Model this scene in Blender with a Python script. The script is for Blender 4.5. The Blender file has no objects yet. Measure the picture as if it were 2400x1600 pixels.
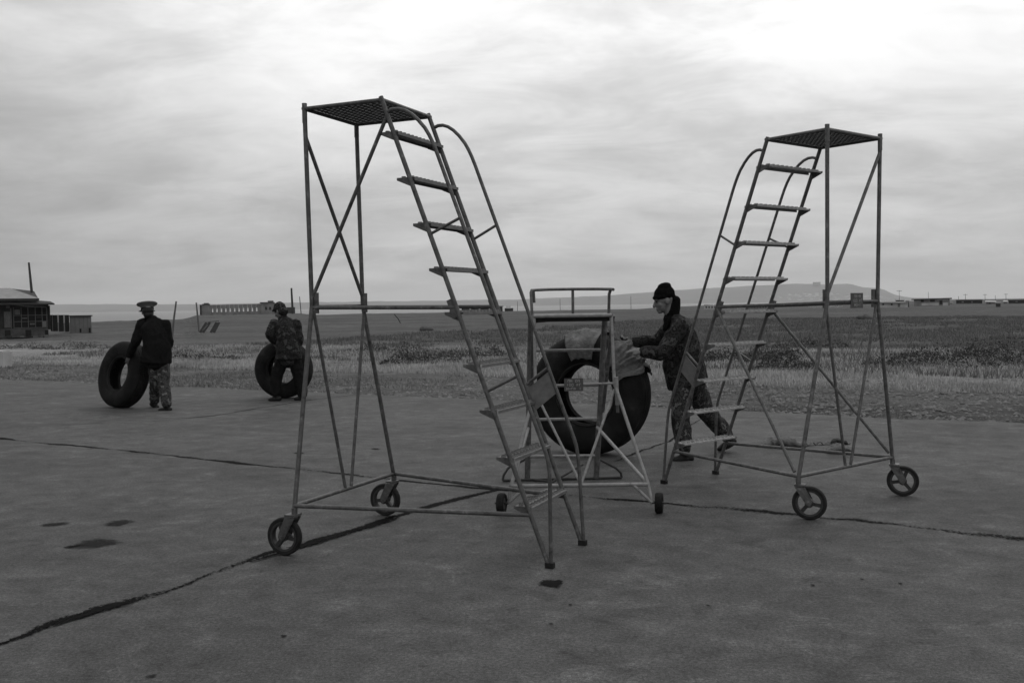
import bpy, math, random
import numpy as np
from mathutils import Vector, Matrix, noise
random.seed(7); RNG = np.random.default_rng(7)
SC = bpy.context.scene
COL = SC.collection
R = math.radians

# ------------------------------------------------------------ camera
CF, CP, CR, CH = 2230.0, 0.0384, 0.0145, 1.55      # focal length in photo pixels, pitch, roll, eye height
cam = bpy.data.cameras.new('camera'); co = bpy.data.objects.new('camera', cam); COL.objects.link(co)
cam.sensor_width = 36.0; cam.lens = CF/2400*36.0; cam.clip_start = 0.05; cam.clip_end = 40000
co.matrix_world = Matrix.Translation((0, 0, CH)) @ Matrix.Rotation(math.pi/2-CP, 4, 'X') @ Matrix.Rotation(-CR, 4, 'Z')
SC.camera = co

# ------------------------------------------------------------ world: overcast sky over a daylight sky texture
SUN_EL, SUN_AZ = R(52), R(25)
SKY_STR = 0.10
w = bpy.data.worlds.new('World'); SC.world = w; w.use_nodes = True
nt = w.node_tree; nt.nodes.clear()
def N(nt, typ, **kw):
    n = nt.nodes.new(typ)
    for k, v in kw.items():
        if k.startswith('i_'):
            n.inputs[k[2:].replace('_', ' ')].default_value = v
        else: setattr(n, k, v)
    return n
def LK(nt, a, b): nt.links.new(a, b)
def mth(nt, op, a, b=None, c=None, clamp=False):
    n = nt.nodes.new('ShaderNodeMath'); n.operation = op; n.use_clamp = clamp
    for i, v in enumerate((a, b, c)):
        if v is None: continue
        if isinstance(v, (int, float)): n.inputs[i].default_value = v
        else: nt.links.new(v, n.inputs[i])
    return n.outputs[0]
def ramp(nt, fac, stops, interp='LINEAR'):
    n = nt.nodes.new('ShaderNodeValToRGB'); cr = n.color_ramp; cr.interpolation = interp
    while len(cr.elements) < len(stops): cr.elements.new(0.5)
    for e, (p, v) in zip(cr.elements, stops):
        e.position = p; e.color = (v, v, v, 1)
    nt.links.new(fac, n.inputs[0]); return n.outputs[0]
sky = N(nt, 'ShaderNodeTexSky', sky_type='NISHITA', sun_disc=False, sun_elevation=SUN_EL, sun_rotation=SUN_AZ)
bw = N(nt, 'ShaderNodeRGBToBW'); LK(nt, sky.outputs[0], bw.inputs[0])
tc = N(nt, 'ShaderNodeTexCoord'); sx = N(nt, 'ShaderNodeSeparateXYZ'); LK(nt, tc.outputs['Generated'], sx.inputs[0])
dx, dy, dz = sx.outputs
zc = mth(nt, 'MAXIMUM', dz, 0.0)
den = mth(nt, 'ADD', zc, 0.22)
cx = N(nt, 'ShaderNodeCombineXYZ'); LK(nt, mth(nt, 'DIVIDE', dx, den), cx.inputs[0]); LK(nt, mth(nt, 'DIVIDE', dy, den), cx.inputs[1])
def wnoise(scale, detail, rough, sxy, off=0.0, dist=0.0, rz=0.0):
    mp = N(nt, 'ShaderNodeMapping'); mp.inputs['Scale'].default_value = (sxy[0], sxy[1], 1); mp.inputs['Location'].default_value = (off, off*.7, 0); mp.inputs['Rotation'].default_value = (0, 0, rz)
    LK(nt, cx.outputs[0], mp.inputs[0])
    n = N(nt, 'ShaderNodeTexNoise', i_Scale=scale, i_Detail=detail, i_Roughness=rough, i_Distortion=dist)
    LK(nt, mp.outputs[0], n.inputs[0]); return n.outputs[0]
n1 = wnoise(1.15, 9, 0.56, (0.85, 1.0), 5.3, 0.35)      # broad banks of cloud
n2 = wnoise(3.2, 11, 0.66, (0.75, 1.2), 9.7, 0.5, .45)       # streaks
cl = mth(nt, 'ADD', mth(nt, 'MULTIPLY', n1, 0.62), mth(nt, 'MULTIPLY', n2, 0.38))
cl = ramp(nt, cl, [(0.30, 0.58), (0.45, 0.80), (0.55, 1.0), (0.68, 1.20)])
elev = ramp(nt, zc, [(0.0, 0.36), (0.03, 0.40), (0.10, 0.46), (0.18, 0.58), (0.27, 0.80), (0.36, 0.86), (0.6, 0.9), (1.0, 1.0)])
# the cloud deck is thinner (brighter) ahead than to the left
az = mth(nt, 'MULTIPLY_ADD', dx, 0.5, 0.5)
azf = ramp(nt, az, [(0.0, 0.55), (0.24, 0.60), (0.33, 0.84), (0.45, 0.98), (0.66, 1.0), (0.78, 0.90), (1.0, 0.6)])
cld = mth(nt, 'MULTIPLY', mth(nt, 'MULTIPLY', cl, elev), mth(nt, 'MULTIPLY', azf, 14.3))
mx = N(nt, 'ShaderNodeMix', data_type='FLOAT'); mx.inputs[0].default_value = 0.95
LK(nt, bw.outputs[0], mx.inputs[2]); LK(nt, cld, mx.inputs[3])
bg = N(nt, 'ShaderNodeBackground', i_Strength=SKY_STR); LK(nt, mx.outputs[0], bg.inputs[0])
wo = N(nt, 'ShaderNodeOutputWorld'); LK(nt, bg.outputs[0], wo.inputs[0])
# sun, veiled by the overcast
sl = bpy.data.lights.new('sun', 'SUN'); sl.energy = 0.5; sl.angle = R(25); sl.color = (1, 0.99, 0.98)
so = bpy.data.objects.new('sun', sl); COL.objects.link(so)
sd = Vector((math.sin(SUN_AZ)*math.cos(SUN_EL), math.cos(SUN_AZ)*math.cos(SUN_EL), math.sin(SUN_EL)))
so.rotation_euler = (-sd).to_track_quat('-Z', 'Y').to_euler(); so.location = sd*50
SC.view_settings.view_transform = 'Standard'; SC.view_settings.look = 'None'
SC.view_settings.exposure = 0.0; SC.view_settings.gamma = 1.0
SC.cycles.max_bounces = 5; SC.cycles.volume_bounces = 1

# ------------------------------------------------------------ helpers
def at(px, py, Y):
    'the point at distance Y in front of the photographer seen at photo pixel px, py'
    u = (px-1200)/CF; v = (800-py)/CF
    c, s = math.cos(CR), math.sin(CR)
    x = u*c+v*s; z = -u*s+v*c
    c, s = math.cos(CP), math.sin(CP)
    r = Vector((x, c+z*s, -s+z*c))
    return Vector((0, 0, CH)) + r*(Y/r.y)
def gnd(px, py, z=0.0):
    'the point of the level ground seen at photo pixel px, py'
    p = at(px, py, 1.0) - Vector((0, 0, CH))
    return Vector((0, 0, CH)) + p*((z-CH)/p.z)
def tag(o, label=None, cat=None, group=None, kind=None):
    if label: o['label'] = label
    if cat: o['category'] = cat
    if group: o['group'] = group
    if kind: o['kind'] = kind
    return o
def empty(name, loc, rz=0.0):
    o = bpy.data.objects.new(name, None); o.location = loc; o.rotation_euler = (0, 0, rz); o.empty_display_size = .2
    COL.objects.link(o); return o

class MB:
    def __init__(s): s.v = []; s.f = []
    def add(s, vs, fs):
        b = len(s.v); s.v += [Vector(p) for p in vs]; s.f += [tuple(i+b for i in f) for f in fs]
    def box(s, c, size, M=None):
        hx, hy, hz = (k/2 for k in size); c = Vector(c)
        vs = [Vector((x, y, z)) for x in (-hx, hx) for y in (-hy, hy) for z in (-hz, hz)]
        if M is not None: vs = [M @ p for p in vs]
        s.add([c+p for p in vs], [(0, 1, 3, 2), (4, 6, 7, 5), (0, 4, 5, 1), (2, 3, 7, 6), (0, 2, 6, 4), (1, 5, 7, 3)])
    def beam(s, a, b, wd, ht, up=(0, 0, 1)):
        a = Vector(a); b = Vector(b); d = (b-a).normalized(); u = Vector(up)
        if abs(d.dot(u)) > .98: u = Vector((0, 1, 0))
        sd_ = d.cross(u).normalized(); u = sd_.cross(d)
        vs = [p + sd_*i*wd/2 + u*j*ht/2 for p in (a, b) for i in (-1, 1) for j in (-1, 1)]
        s.add(vs, [(0, 1, 3, 2), (4, 6, 7, 5), (0, 4, 5, 1), (2, 3, 7, 6), (0, 2, 6, 4), (1, 5, 7, 3)])
    def path(s, pts, r, n=10, cap=True):
        'a pipe through points'
        pts = [Vector(p) for p in pts]; rs = r if isinstance(r, (list, tuple)) else [r]*len(pts)
        d0 = (pts[1]-pts[0]).normalized(); ref = Vector((0, 0, 1)) if abs(d0.z) < .9 else Vector((1, 0, 0))
        u = d0.cross(ref).normalized(); rings = []
        for i, p in enumerate(pts):
            a = (p-pts[i-1]).normalized() if i else d0
            b = (pts[i+1]-p).normalized() if i < len(pts)-1 else a
            d = (a+b).normalized(); k = max(.5, d.dot(a))
            u = (u - d*u.dot(d)).normalized(); v = d.cross(u)
            rings.append([p + (u*math.cos(t)+v*math.sin(t))*(rs[i]) for t in (2*math.pi*j/n for j in range(n))])
        vs = [q for g in rings for q in g]; fs = []
        for i in range(len(rings)-1):
            for j in range(n):
                k = (j+1) % n; fs.append((i*n+j, i*n+k, (i+1)*n+k, (i+1)*n+j))
        if cap: fs += [tuple(range(n-1, -1, -1)), tuple((len(rings)-1)*n+j for j in range(n))]
        s.add(vs, fs)
    def tube(s, a, b, r, n=10): s.path([a, b], r, n)
    def lathe(s, prof, c, axis, n=32, a0=0.0, a1=2*math.pi, closed=True, ref=None):
        'profile of (radius, along-axis) points swept about an axis'
        ax = Vector(axis).normalized(); rf = Vector(ref) if ref else (Vector((0, 0, 1)) if abs(ax.z) < .9 else Vector((1, 0, 0)))
        u = (rf-ax*rf.dot(ax)).normalized(); v = ax.cross(u); c = Vector(c); m = len(prof)
        full = abs(a1-a0-2*math.pi) < 1e-6; k = n if full else n+1; vs = []
        for i in range(k):
            t = a0+(a1-a0)*i/n
            for (rr, h) in prof: vs.append(c + ax*h + (u*math.cos(t)+v*math.sin(t))*rr)
        fs = []
        for i in range(n):
            i2 = (i+1) % k
            for j in range(m if closed else m-1):
                j2 = (j+1) % m; fs.append((i*m+j, i*m+j2, i2*m+j2, i2*m+j))
        s.add(vs, fs)
    def ell(s, c, rad, M=None, nu=16, nv=10):
        c = Vector(c); vs = []; fs = []
        for i in range(nv+1):
            ph = math.pi*i/nv
            for j in range(nu):
                t = 2*math.pi*j/nu
                p = Vector((rad[0]*math.sin(ph)*math.cos(t), rad[1]*math.sin(ph)*math.sin(t), rad[2]*math.cos(ph)))
                vs.append(c + (M @ p if M is not None else p))
        for i in range(nv):
            for j in range(nu): fs.append((i*nu+j, (i+1)*nu+j, (i+1)*nu+(j+1) % nu, i*nu+(j+1) % nu))
        s.add(vs, fs)
    def limb(s, pts, rad, side=(0, 1, 0), n=14, sub=4, flat=False):
        'a tapering limb: rad is a radius or (across side, other way) for each point, ends rounded'
        P = [Vector(p) for p in pts]; Q = [(r, r) if isinstance(r, (int, float)) else r for r in rad]
        pp = [P[0]]+P+[P[-1]]; qq = [Q[0]]+Q+[Q[-1]]; C = []; D = []
        for i in range(1, len(pp)-2):
            for k in range(sub):
                t = k/sub; a, b, c, d = pp[i-1:i+3]
                C.append(0.5*((2*b)+(c-a)*t+(2*a-5*b+4*c-d)*t*t+(3*b-a-3*c+d)*t**3))
                D.append([qq[i][m]*(1-t)+qq[i+1][m]*t for m in (0, 1)])
        C.append(P[-1]); D.append(list(Q[-1]))
        d0 = (C[1]-C[0]).normalized(); d1 = (C[-1]-C[-2]).normalized()
        r0 = min(D[0]); r1 = min(D[-1])*(.12 if flat else 1)
        C = [C[0]-d0*r0*.95, C[0]-d0*r0*.6] + C + [C[-1]+d1*r1*.6, C[-1]+d1*r1*.95]
        D = [[k*.3 for k in D[0]], [k*.78 for k in D[0]]] + D + [[k*.78 for k in D[-1]], [k*.3 for k in D[-1]]]
        vs = []; sd0 = Vector(side)
        for i, p in enumerate(C):
            d = (C[min(i+1, len(C)-1)]-C[max(i-1, 0)]).normalized()
            u = sd0-d*sd0.dot(d)
            if u.length < .05: u = Vector((1, 0, 0))-d*d.x
            u.normalize(); v = d.cross(u)
            vs += [p+u*math.cos(t)*D[i][0]+v*math.sin(t)*D[i][1] for t in (2*math.pi*j/n for j in range(n))]
        m = len(C); fs = [(i*n+j, i*n+(j+1) % n, (i+1)*n+(j+1) % n, (i+1)*n+j) for i in range(m-1) for j in range(n)]
        fs += [tuple(range(n-1, -1, -1)), tuple((m-1)*n+j for j in range(n))]
        s.add(vs, fs)
    def mesh(s, name, org=None):
        me = bpy.data.meshes.new(name)
        vs = s.v if org is None else [p-org for p in s.v]
        me.from_pydata([tuple(p) for p in vs], [], s.f); me.update(); return me
    def build(s, name, mat, parent=None, smooth=False, org=None):
        return link(name, s.mesh(name, org), mat, parent, smooth)
def link(name, me, mat, parent=None, smooth=False):
    if mat: me.materials.append(mat)
    if smooth: me.polygons.foreach_set('use_smooth', [True]*len(me.polygons))
    o = bpy.data.objects.new(name, me); COL.objects.link(o)
    if smooth == 'auto':
        try: me.set_sharp_from_angle(angle=R(40))
        except Exception: pass
    if parent: o.parent = parent
    return o
def fuse(mb, name, mat, parent, org, voxel=.008, it=4, wr=0.0, wscale=9.0, seed=0.0):
    'melt overlapping closed shapes into one continuous skin, then wrinkle it'
    me = mb.mesh('tmp', org); ob = bpy.data.objects.new('tmp', me); COL.objects.link(ob)
    m = ob.modifiers.new('r', 'REMESH'); m.mode = 'VOXEL'; m.voxel_size = voxel
    m2 = ob.modifiers.new('s', 'SMOOTH'); m2.iterations = it; m2.factor = .5
    dg = bpy.context.evaluated_depsgraph_get(); dg.update()
    me2 = bpy.data.meshes.new_from_object(ob.evaluated_get(dg)); me2.name = name
    bpy.data.objects.remove(ob)
    if wr:
        k = len(me2.vertices); P = np.empty(k*3, np.float32); Q = np.empty(k*3, np.float32); me2.vertices.foreach_get('co', P); me2.vertices.foreach_get('normal', Q)
        P = P.reshape(-1, 3); Q = Q.reshape(-1, 3); o3 = Vector((seed, seed, seed)); d = np.empty(k, np.float32)
        for i, c in enumerate(P):
            p = Vector(c)*wscale+o3; d[i] = (1-2*abs(noise.noise(p)*.6+noise.noise(Vector((p.x*2.3, p.y*2.3, p.z*1.1+7)))*.4))-.5
        P += Q*(d*wr)[:, None]; me2.vertices.foreach_set('co', P.ravel()); me2.update()
    return link(name, me2, mat, parent, True)

# ------------------------------------------------------------ materials (the photograph is black and white: every tone is a grey)
MT = {}
def mat(name, base, rough=.7, var=.25, scale=6.0, bump=0.0, bscale=40.0, metal=0.0, spec=.4, detail=6, stops=None, stretch=(1, 1, 1), coord='Object'):
    if name in MT: return MT[name]
    m = bpy.data.materials.new(name); m.use_nodes = True; t = m.node_tree; b = t.nodes['Principled BSDF']
    b.inputs['Roughness'].default_value = rough; b.inputs['Metallic'].default_value = metal
    b.inputs['Specular IOR Level'].default_value = spec
    c = N(t, 'ShaderNodeTexCoord'); mp = N(t, 'ShaderNodeMapping'); mp.inputs['Scale'].default_value = stretch
    LK(t, c.outputs[coord], mp.inputs[0])
    n = N(t, 'ShaderNodeTexNoise', i_Scale=scale, i_Detail=detail, i_Roughness=.62); LK(t, mp.outputs[0], n.inputs[0])
    col = ramp(t, n.outputs[0], stops or [(.25, base*(1-var)), (.5, base), (.75, base*(1+var))], 'CONSTANT' if stops and name.startswith('camo') else 'LINEAR')
    LK(t, col, b.inputs['Base Color'])
    if bump:
        n2_ = N(t, 'ShaderNodeTexNoise', i_Scale=bscale, i_Detail=5); LK(t, mp.outputs[0], n2_.inputs[0])
        bm_ = N(t, 'ShaderNodeBump', i_Strength=bump, i_Distance=.02); LK(t, n2_.outputs[0], bm_.inputs['Height']); LK(t, bm_.outputs[0], b.inputs['Normal'])
    MT[name] = m; return m
PAINT = mat('worn_grey_paint', .088, .5, .45, 26, .2, 90, spec=.4, detail=9, stops=[(.32, .024), (.42, .062), (.58, .084), (.70, .16)])
PAINT2 = mat('dull_grey_paint', .066, .52, .4, 24, .2, 90, spec=.38, detail=9, stops=[(.32, .022), (.42, .052), (.58, .070), (.70, .14)])
WHITE = mat('chipped_pale_paint', .36, .55, .45, 22, .15, 80, spec=.4, stops=[(.30, .06), (.40, .15), (.6, .20), (.75, .25)])
DECK = mat('galvanised_deck', .11, .5, .35, 20, spec=.4)
IRON = mat('dark_cast_iron', .024, .6, .4, 20, .2, 60)
RUB = mat('black_rubber', .0075, .8, .45, 4, .3, 120, spec=.14, detail=9, stops=[(.3, .004), (.48, .007), (.6, .014), (.72, .030)])
RUB2 = mat('scuffed_rubber', .016, .8, .5, 7, .3, 90, spec=.15)
TREAD = mat('sky_glint_tread', .26, .5, .35, 25, spec=.5)  # pale base colour paints the sky's glint onto one stand's treads
PLATE = mat('sign_enamel', .05, .5, .3, 30)
LETTER = mat('sign_lettering', .34, .7, .4, 60)
SKIN = mat('skin', .12, .55, .12, 12, spec=.4)
DARKCL = mat('dark_wool_cloth', .009, .9, .35, 20, .25, 200, spec=.04)
BLACK = mat('black_knit', .005, .95, .3, 50, .4, 260, spec=.04)
GLOVE = mat('pale_work_glove', .12, .9, .25, 30, .3, 150)
CAMO = mat('camo_cloth', .05, .9, spec=.1, scale=10, detail=3, stops=[(.0, .010), (.42, .024), (.50, .009), (.56, .048), (.66, .02)], bump=.25, bscale=120)
CAMO2 = mat('camo_pale_cloth', .08, .9, spec=.1, scale=13, detail=3, stops=[(.0, .018), (.42, .045), (.50, .02), (.57, .105), (.66, .03)], bump=.25, bscale=120)
BOOT = mat('black_boot_leather', .008, .55, .3, 20, .2, 60, spec=.2)
CAPM = mat('cap_cloth', .075, .85, .2, 30)
CANVAS = mat('dusty_canvas', .30, .9, .5, 8, .8, 30, stops=[(.3, .035), (.45, .075), (.6, .115), (.75, .19)])
WOODD = mat('weathered_dark_timber', .018, .85, .5, 6, .3, 30, stretch=(3, 3, .6))
WOODL = mat('weathered_pale_timber', .09, .85, .4, 6, .3, 30, stretch=(3, 3, .6))
ROOFM = mat('sheet_roofing', .17, .7, .3, 2.5, .2, 8)
DARKIN = mat('dark_interior', .006, .9, .4, 3)
PLASTER = mat('stained_plaster', .135, .85, .45, .5, .2, 5)
PLASTERW = mat('pale_plaster', .32, .85, .35, .6, .2, 5)
RUBBLE = mat('rubble_stone', .055, .9, .6, 2.5, .6, 10)
TAR = mat('joint_tar', .026, .85, .5, 25, .6, 60, spec=.2)
STAIN = mat('damp_stain', .03, .8, .4, 18, .4, 80, spec=.2)

def ground_material(name, build):
    m = bpy.data.materials.new(name); m.use_nodes = True; t = m.node_tree; b = t.nodes['Principled BSDF']
    b.inputs['Specular IOR Level'].default_value = .25; build(t, b); return m
def tn(t, vec, scale, detail=6, rough=.6, st=(1, 1, 1), rz=0.0, dist=0.0):
    mp = N(t, 'ShaderNodeMapping'); mp.inputs['Scale'].default_value = st; mp.inputs['Rotation'].default_value = (0, 0, rz); LK(t, vec, mp.inputs[0])
    n = N(t, 'ShaderNodeTexNoise', i_Scale=scale, i_Detail=detail, i_Roughness=rough, i_Distortion=dist); LK(t, mp.outputs[0], n.inputs[0]); return n.outputs[0]
def conc(t, b):
    v = N(t, 'ShaderNodeTexCoord').outputs['Object']
    grit = tn(t, v, 160, 2, .8)
    big = tn(t, v, .55, 6, .6, (1, 1.3, 1), .4, .5)
    mid = tn(t, v, 3.6, 10, .74, (1, 1.15, 1), .5, .3)
    fine = tn(t, v, 55, 4, .7)
    drk = tn(t, v, 7.5, 9, .8, (1, 1.2, 1), .5, .8)
    c0 = mth(t, 'MULTIPLY', ramp(t, big, [(.3, .70), (.5, 1.0), (.7, 1.2)]), ramp(t, grit, [(.34, .55), (.5, 1.0), (.66, 1.55)]))
    c1 = ramp(t, mid, [(.34, .52), (.44, .86), (.55, 1.08), (.66, 1.55)])
    c2 = ramp(t, fine, [(.33, .55), (.5, 1.0), (.67, 1.55)])
    c3 = ramp(t, drk, [(.0, .45), (.36, .6), (.43, 1.0), (1.0, 1.0)])
    pal = ramp(t, tn(t, v, 2.1, 10, .8, (1, 1.2, 1), .2, .8), [(.0, 1.0), (.53, 1.0), (.61, 1.35), (.68, 1.8), (1.0, 1.8)])
    k = mth(t, 'MULTIPLY', mth(t, 'MULTIPLY', c0, c1), mth(t, 'MULTIPLY', mth(t, 'MULTIPLY', c2, c3), pal))
    k = mth(t, 'MULTIPLY', k, .053)
    LK(t, k, b.inputs['Base Color']); b.inputs['Roughness'].default_value = .8
    h = mth(t, 'ADD', mth(t, 'MULTIPLY', mid, .7), mth(t, 'MULTIPLY', fine, .35))
    bp = N(t, 'ShaderNodeBump', i_Strength=.55, i_Distance=.012); LK(t, h, bp.inputs['Height']); LK(t, bp.outputs[0], b.inputs['Normal'])
CONC = ground_material('apron_concrete', conc)
EDGE0 = Vector((-1.806, 16.337, 0)); EDIR = Vector((.8694, -.4941, 0)); ENRM = Vector((.4941, .8694, 0))
def field(t, b):
    v = N(t, 'ShaderNodeTexCoord').outputs['Object']
    s = N(t, 'ShaderNodeSeparateXYZ'); LK(t, v, s.inputs[0])
    # metres beyond the concrete edge
    d = mth(t, 'ADD', mth(t, 'MULTIPLY', mth(t, 'SUBTRACT', s.outputs[0], EDGE0.x), ENRM.x), mth(t, 'MULTIPLY', mth(t, 'SUBTRACT', s.outputs[1], EDGE0.y), ENRM.y))
    wob = mth(t, 'MULTIPLY_ADD', tn(t, v, .35, 5, .6), 6.0, -3.0)
    dd = mth(t, 'DIVIDE', mth(t, 'ADD', d, wob), 60.0, clamp=True)
    cover = ramp(t, dd, [(.0, .080), (.07, .092), (.12, .17), (.18, .22), (.28, .11), (.40, .090), (.7, .084), (1.0, .080)])
    gr = ramp(t, tn(t, v, 18, 6, .75), [(.3, .45), (.5, 1.0), (.7, 1.6)])
    st = ramp(t, tn(t, v, .09, 8, .66, (.35, 1.6, 1), -.5), [(.3, .70), (.48, .95), (.6, 1.1), (.75, 1.3)])
    tuft = ramp(t, tn(t, v, .8, 8, .7, (.7, 1.5, 1), -.5), [(.3, .6), (.5, 1.0), (.72, 1.35)])
    far = ramp(t, tn(t, v, .05, 7, .72, (.16, 1.9, 1), -.08), [(.32, .55), (.42, .85), (.55, 1.05), (.7, 1.35)])
    k = mth(t, 'MULTIPLY', mth(t, 'MULTIPLY', mth(t, 'MULTIPLY', cover, far), gr), mth(t, 'MULTIPLY', st, tuft))
    LK(t, k, b.inputs['Base Color']); b.inputs['Roughness'].default_value = .95; b.inputs['Specular IOR Level'].default_value = .05
    h = mth(t, 'ADD', tn(t, v, 9, 6, .7), mth(t, 'MULTIPLY', tn(t, v, 1.2, 6, .7), 2.0))
    bp = N(t, 'ShaderNodeBump', i_Strength=.8, i_Distance=.08); LK(t, h, bp.inputs['Height']); LK(t, bp.outputs[0], b.inputs['Normal'])
FIELD = ground_material('rough_tundra_field', field)
def gmat(name, lo, hi, scale=.5):
    def f(t, b):
        v = N(t, 'ShaderNodeTexCoord').outputs['Object']
        a = tn(t, v, scale, 4, .6); c = tn(t, v, 14, 3, .7)
        k = ramp(t, mth(t, 'ADD', mth(t, 'MULTIPLY', a, .5), mth(t, 'MULTIPLY', c, .5)), [(.35, lo), (.65, hi)])
        LK(t, k, b.inputs['Base Color']); b.inputs['Roughness'].default_value = .9; b.inputs['Specular IOR Level'].default_value = .1
    return ground_material(name, f)
DRYGRASS = gmat('dry_grass_blades', .20, .46); GREYGRASS = gmat('dull_grass_blades', .08, .17); LEAF = gmat('shrub_leaves', .028, .06, 2.0)
STONE = gmat('gravel_stones', .06, .2, 3.0)
def seaf(t, b):
    b.inputs['Base Color'].default_value = (.07, .07, .07, 1); b.inputs['Roughness'].default_value = .45; b.inputs['Specular IOR Level'].default_value = .4
    v = N(t, 'ShaderNodeTexCoord').outputs['Object']
    bp = N(t, 'ShaderNodeBump', i_Strength=.25, i_Distance=.3); LK(t, tn(t, v, .25, 5, .6, (1, .3, 1)), bp.inputs['Height']); LK(t, bp.outputs[0], b.inputs['Normal'])
SEA = ground_material('sea_water', seaf)
HILLM = mat('far_hillside', .075, .95, .5, .004, detail=9, spec=.05)
HILLW = mat('far_town_white', .5, .9, .2, .01)

# ------------------------------------------------------------ ground: concrete apron, field, sea, far shore
def apron():
    mb = MB(); top = []
    s = -36.0; off = 0.0
    while s < 40:
        off = .7*off + random.uniform(-.09, .09)
        top.append(EDGE0 + EDIR*s + ENRM*(off + .12*noise.noise(Vector((s*.6, 0, 3))))); s += random.uniform(.18, .5)
    fr = [Vector((p.x, -20.0, 0)) for p in top]
    n = len(top)
    vs = fr + top + [p-Vector((0, 0, .25)) for p in top]
    fs = [(i, i+1, n+i+1, n+i) for i in range(n-1)] + [(n+i, n+i+1, 2*n+i+1, 2*n+i) for i in range(n-1)]
    mb.add(vs, fs); return tag(mb.build('concrete_apron', CONC), kind='structure')
apron()
def vnoise(x, y, seed):
    'smooth value noise for whole arrays, about -1 to 1'
    tb = np.random.default_rng(seed).uniform(-1, 1, (256, 256)); xi = np.floor(x).astype(int); yi = np.floor(y).astype(int); fx = x-xi; fy = y-yi
    fx = fx*fx*(3-2*fx); fy = fy*fy*(3-2*fy); g = lambda i, j: tb[(xi+i) % 256, (yi+j) % 256]
    return (g(0, 0)*(1-fx)+g(1, 0)*fx)*(1-fy)+(g(0, 1)*(1-fx)+g(1, 1)*fx)*fy
def hgts(x, y):
    d = (x-EDGE0.x)*ENRM.x + (y-EDGE0.y)*ENRM.y; a = np.clip(d/12, 0, 1)
    z = -.05+a*(.09*vnoise(x*.14, y*.14, 1)+.06*vnoise(x*.55, y*.55, 5))+.022*vnoise(x*1.9, y*1.9, 2)*np.clip(d, 0, 1)
    return np.where(d < .25, -.3, z)
def hgt(x, y): return float(hgts(np.array([x]), np.array([y]))[0])
COAST = [(-900, 170), (0, 160), (220, 152), (440, 170), (466, 290), (700, 290), (735, 216), (1080, 240), (1500, 255), (1600, 384), (1720, 576), (1900, 640), (2150, 1000), (2400, 1500), (3200, 1600)]
def coast(px): return float(np.interp(px, [c[0] for c in COAST], [c[1] for c in COAST]))
def terrain():
    px = np.linspace(-900, 3300, 260); vs = []; fs = []
    fr = list(np.geomspace(9, 1.0e3, 120))
    rows = 0
    for q in px:
        th = math.atan2(q-1200, CF); D = coast(q)
        rr = [9*(D/9)**(k/129) for k in range(130)]
        for r_ in rr:
            vs.append((r_*math.sin(th), r_*math.cos(th), 0))
        vs.append(((D+3)*math.sin(th), (D+3)*math.cos(th), -7.0))
    m = 131; va = np.array(vs); zz = hgts(va[:, 0], va[:, 1]); lo = va[:, 2] < -5; va[:, 2] = np.where(lo, -7.0, zz); vs = [tuple(p) for p in va]
    for i in range(len(px)-1):
        for k in range(m-1): fs.append((i*m+k, (i+1)*m+k, (i+1)*m+k+1, i*m+k+1))
    me = bpy.data.meshes.new('ground'); me.from_pydata(vs, [], fs); me.update()
    return tag(link('ground', me, FIELD, None, True), kind='structure')
terrain()
mb = MB(); mb.add([(-9000, 60, -6), (9000, 60, -6), (9000, 12000, -6), (-9000, 12000, -6)], [(0, 1, 2, 3)])
tag(mb.build('sea_water', SEA), kind='structure')
RIDGE = [(-1600, 708), (-300, 711), (0, 713), (220, 713), (450, 713), (750, 708), (1050, 704), (1230, 701), (1410, 693), (1586, 680), (1691, 674), (1790, 668), (1860, 665), (1930, 666), (1994, 665),
         (2020, 673), (2066, 676), (2097, 690), (2131, 697), (2250, 701), (2500, 700), (3600, 698)]
def hills():
    vs = []; fs = []; px = np.linspace(-1600, 3600, 420)
    for q in px:
        y = float(np.interp(q, [p[0] for p in RIDGE], [p[1] for p in RIDGE])) - 1.1*noise.noise(Vector((q*.013, 0, 0))) - .8*noise.noise(Vector((q*.05, 3, 0)))
        D = 5200.0; dirv = Vector(((q-1200)/CF, 1, 0))
        top = at(q, y, D+900).z
        for fd, fz in ((0, 0), (120, .05), (300, .22), (520, .52), (740, .82), (900, 1.0), (1400, .6), (2200, 0)):
            p = dirv*(D+fd); z = -6.3 + (top+6.3)*fz
            if 0 < fz < 1: z += (top+6)*.10*noise.noise(Vector((q*.02, fd*.01, 4)))
            vs.append((p.x, p.y, z))
    m = 8
    for i in range(len(px)-1):
        for k in range(m-1): fs.append((i*m+k, (i+1)*m+k, (i+1)*m+k+1, i*m+k+1))
    me = bpy.data.meshes.new('hills'); me.from_pydata(vs, [], fs); me.update()
    tag(link('hills', me, HILLM, None, True), kind='structure')
hills()

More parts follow.
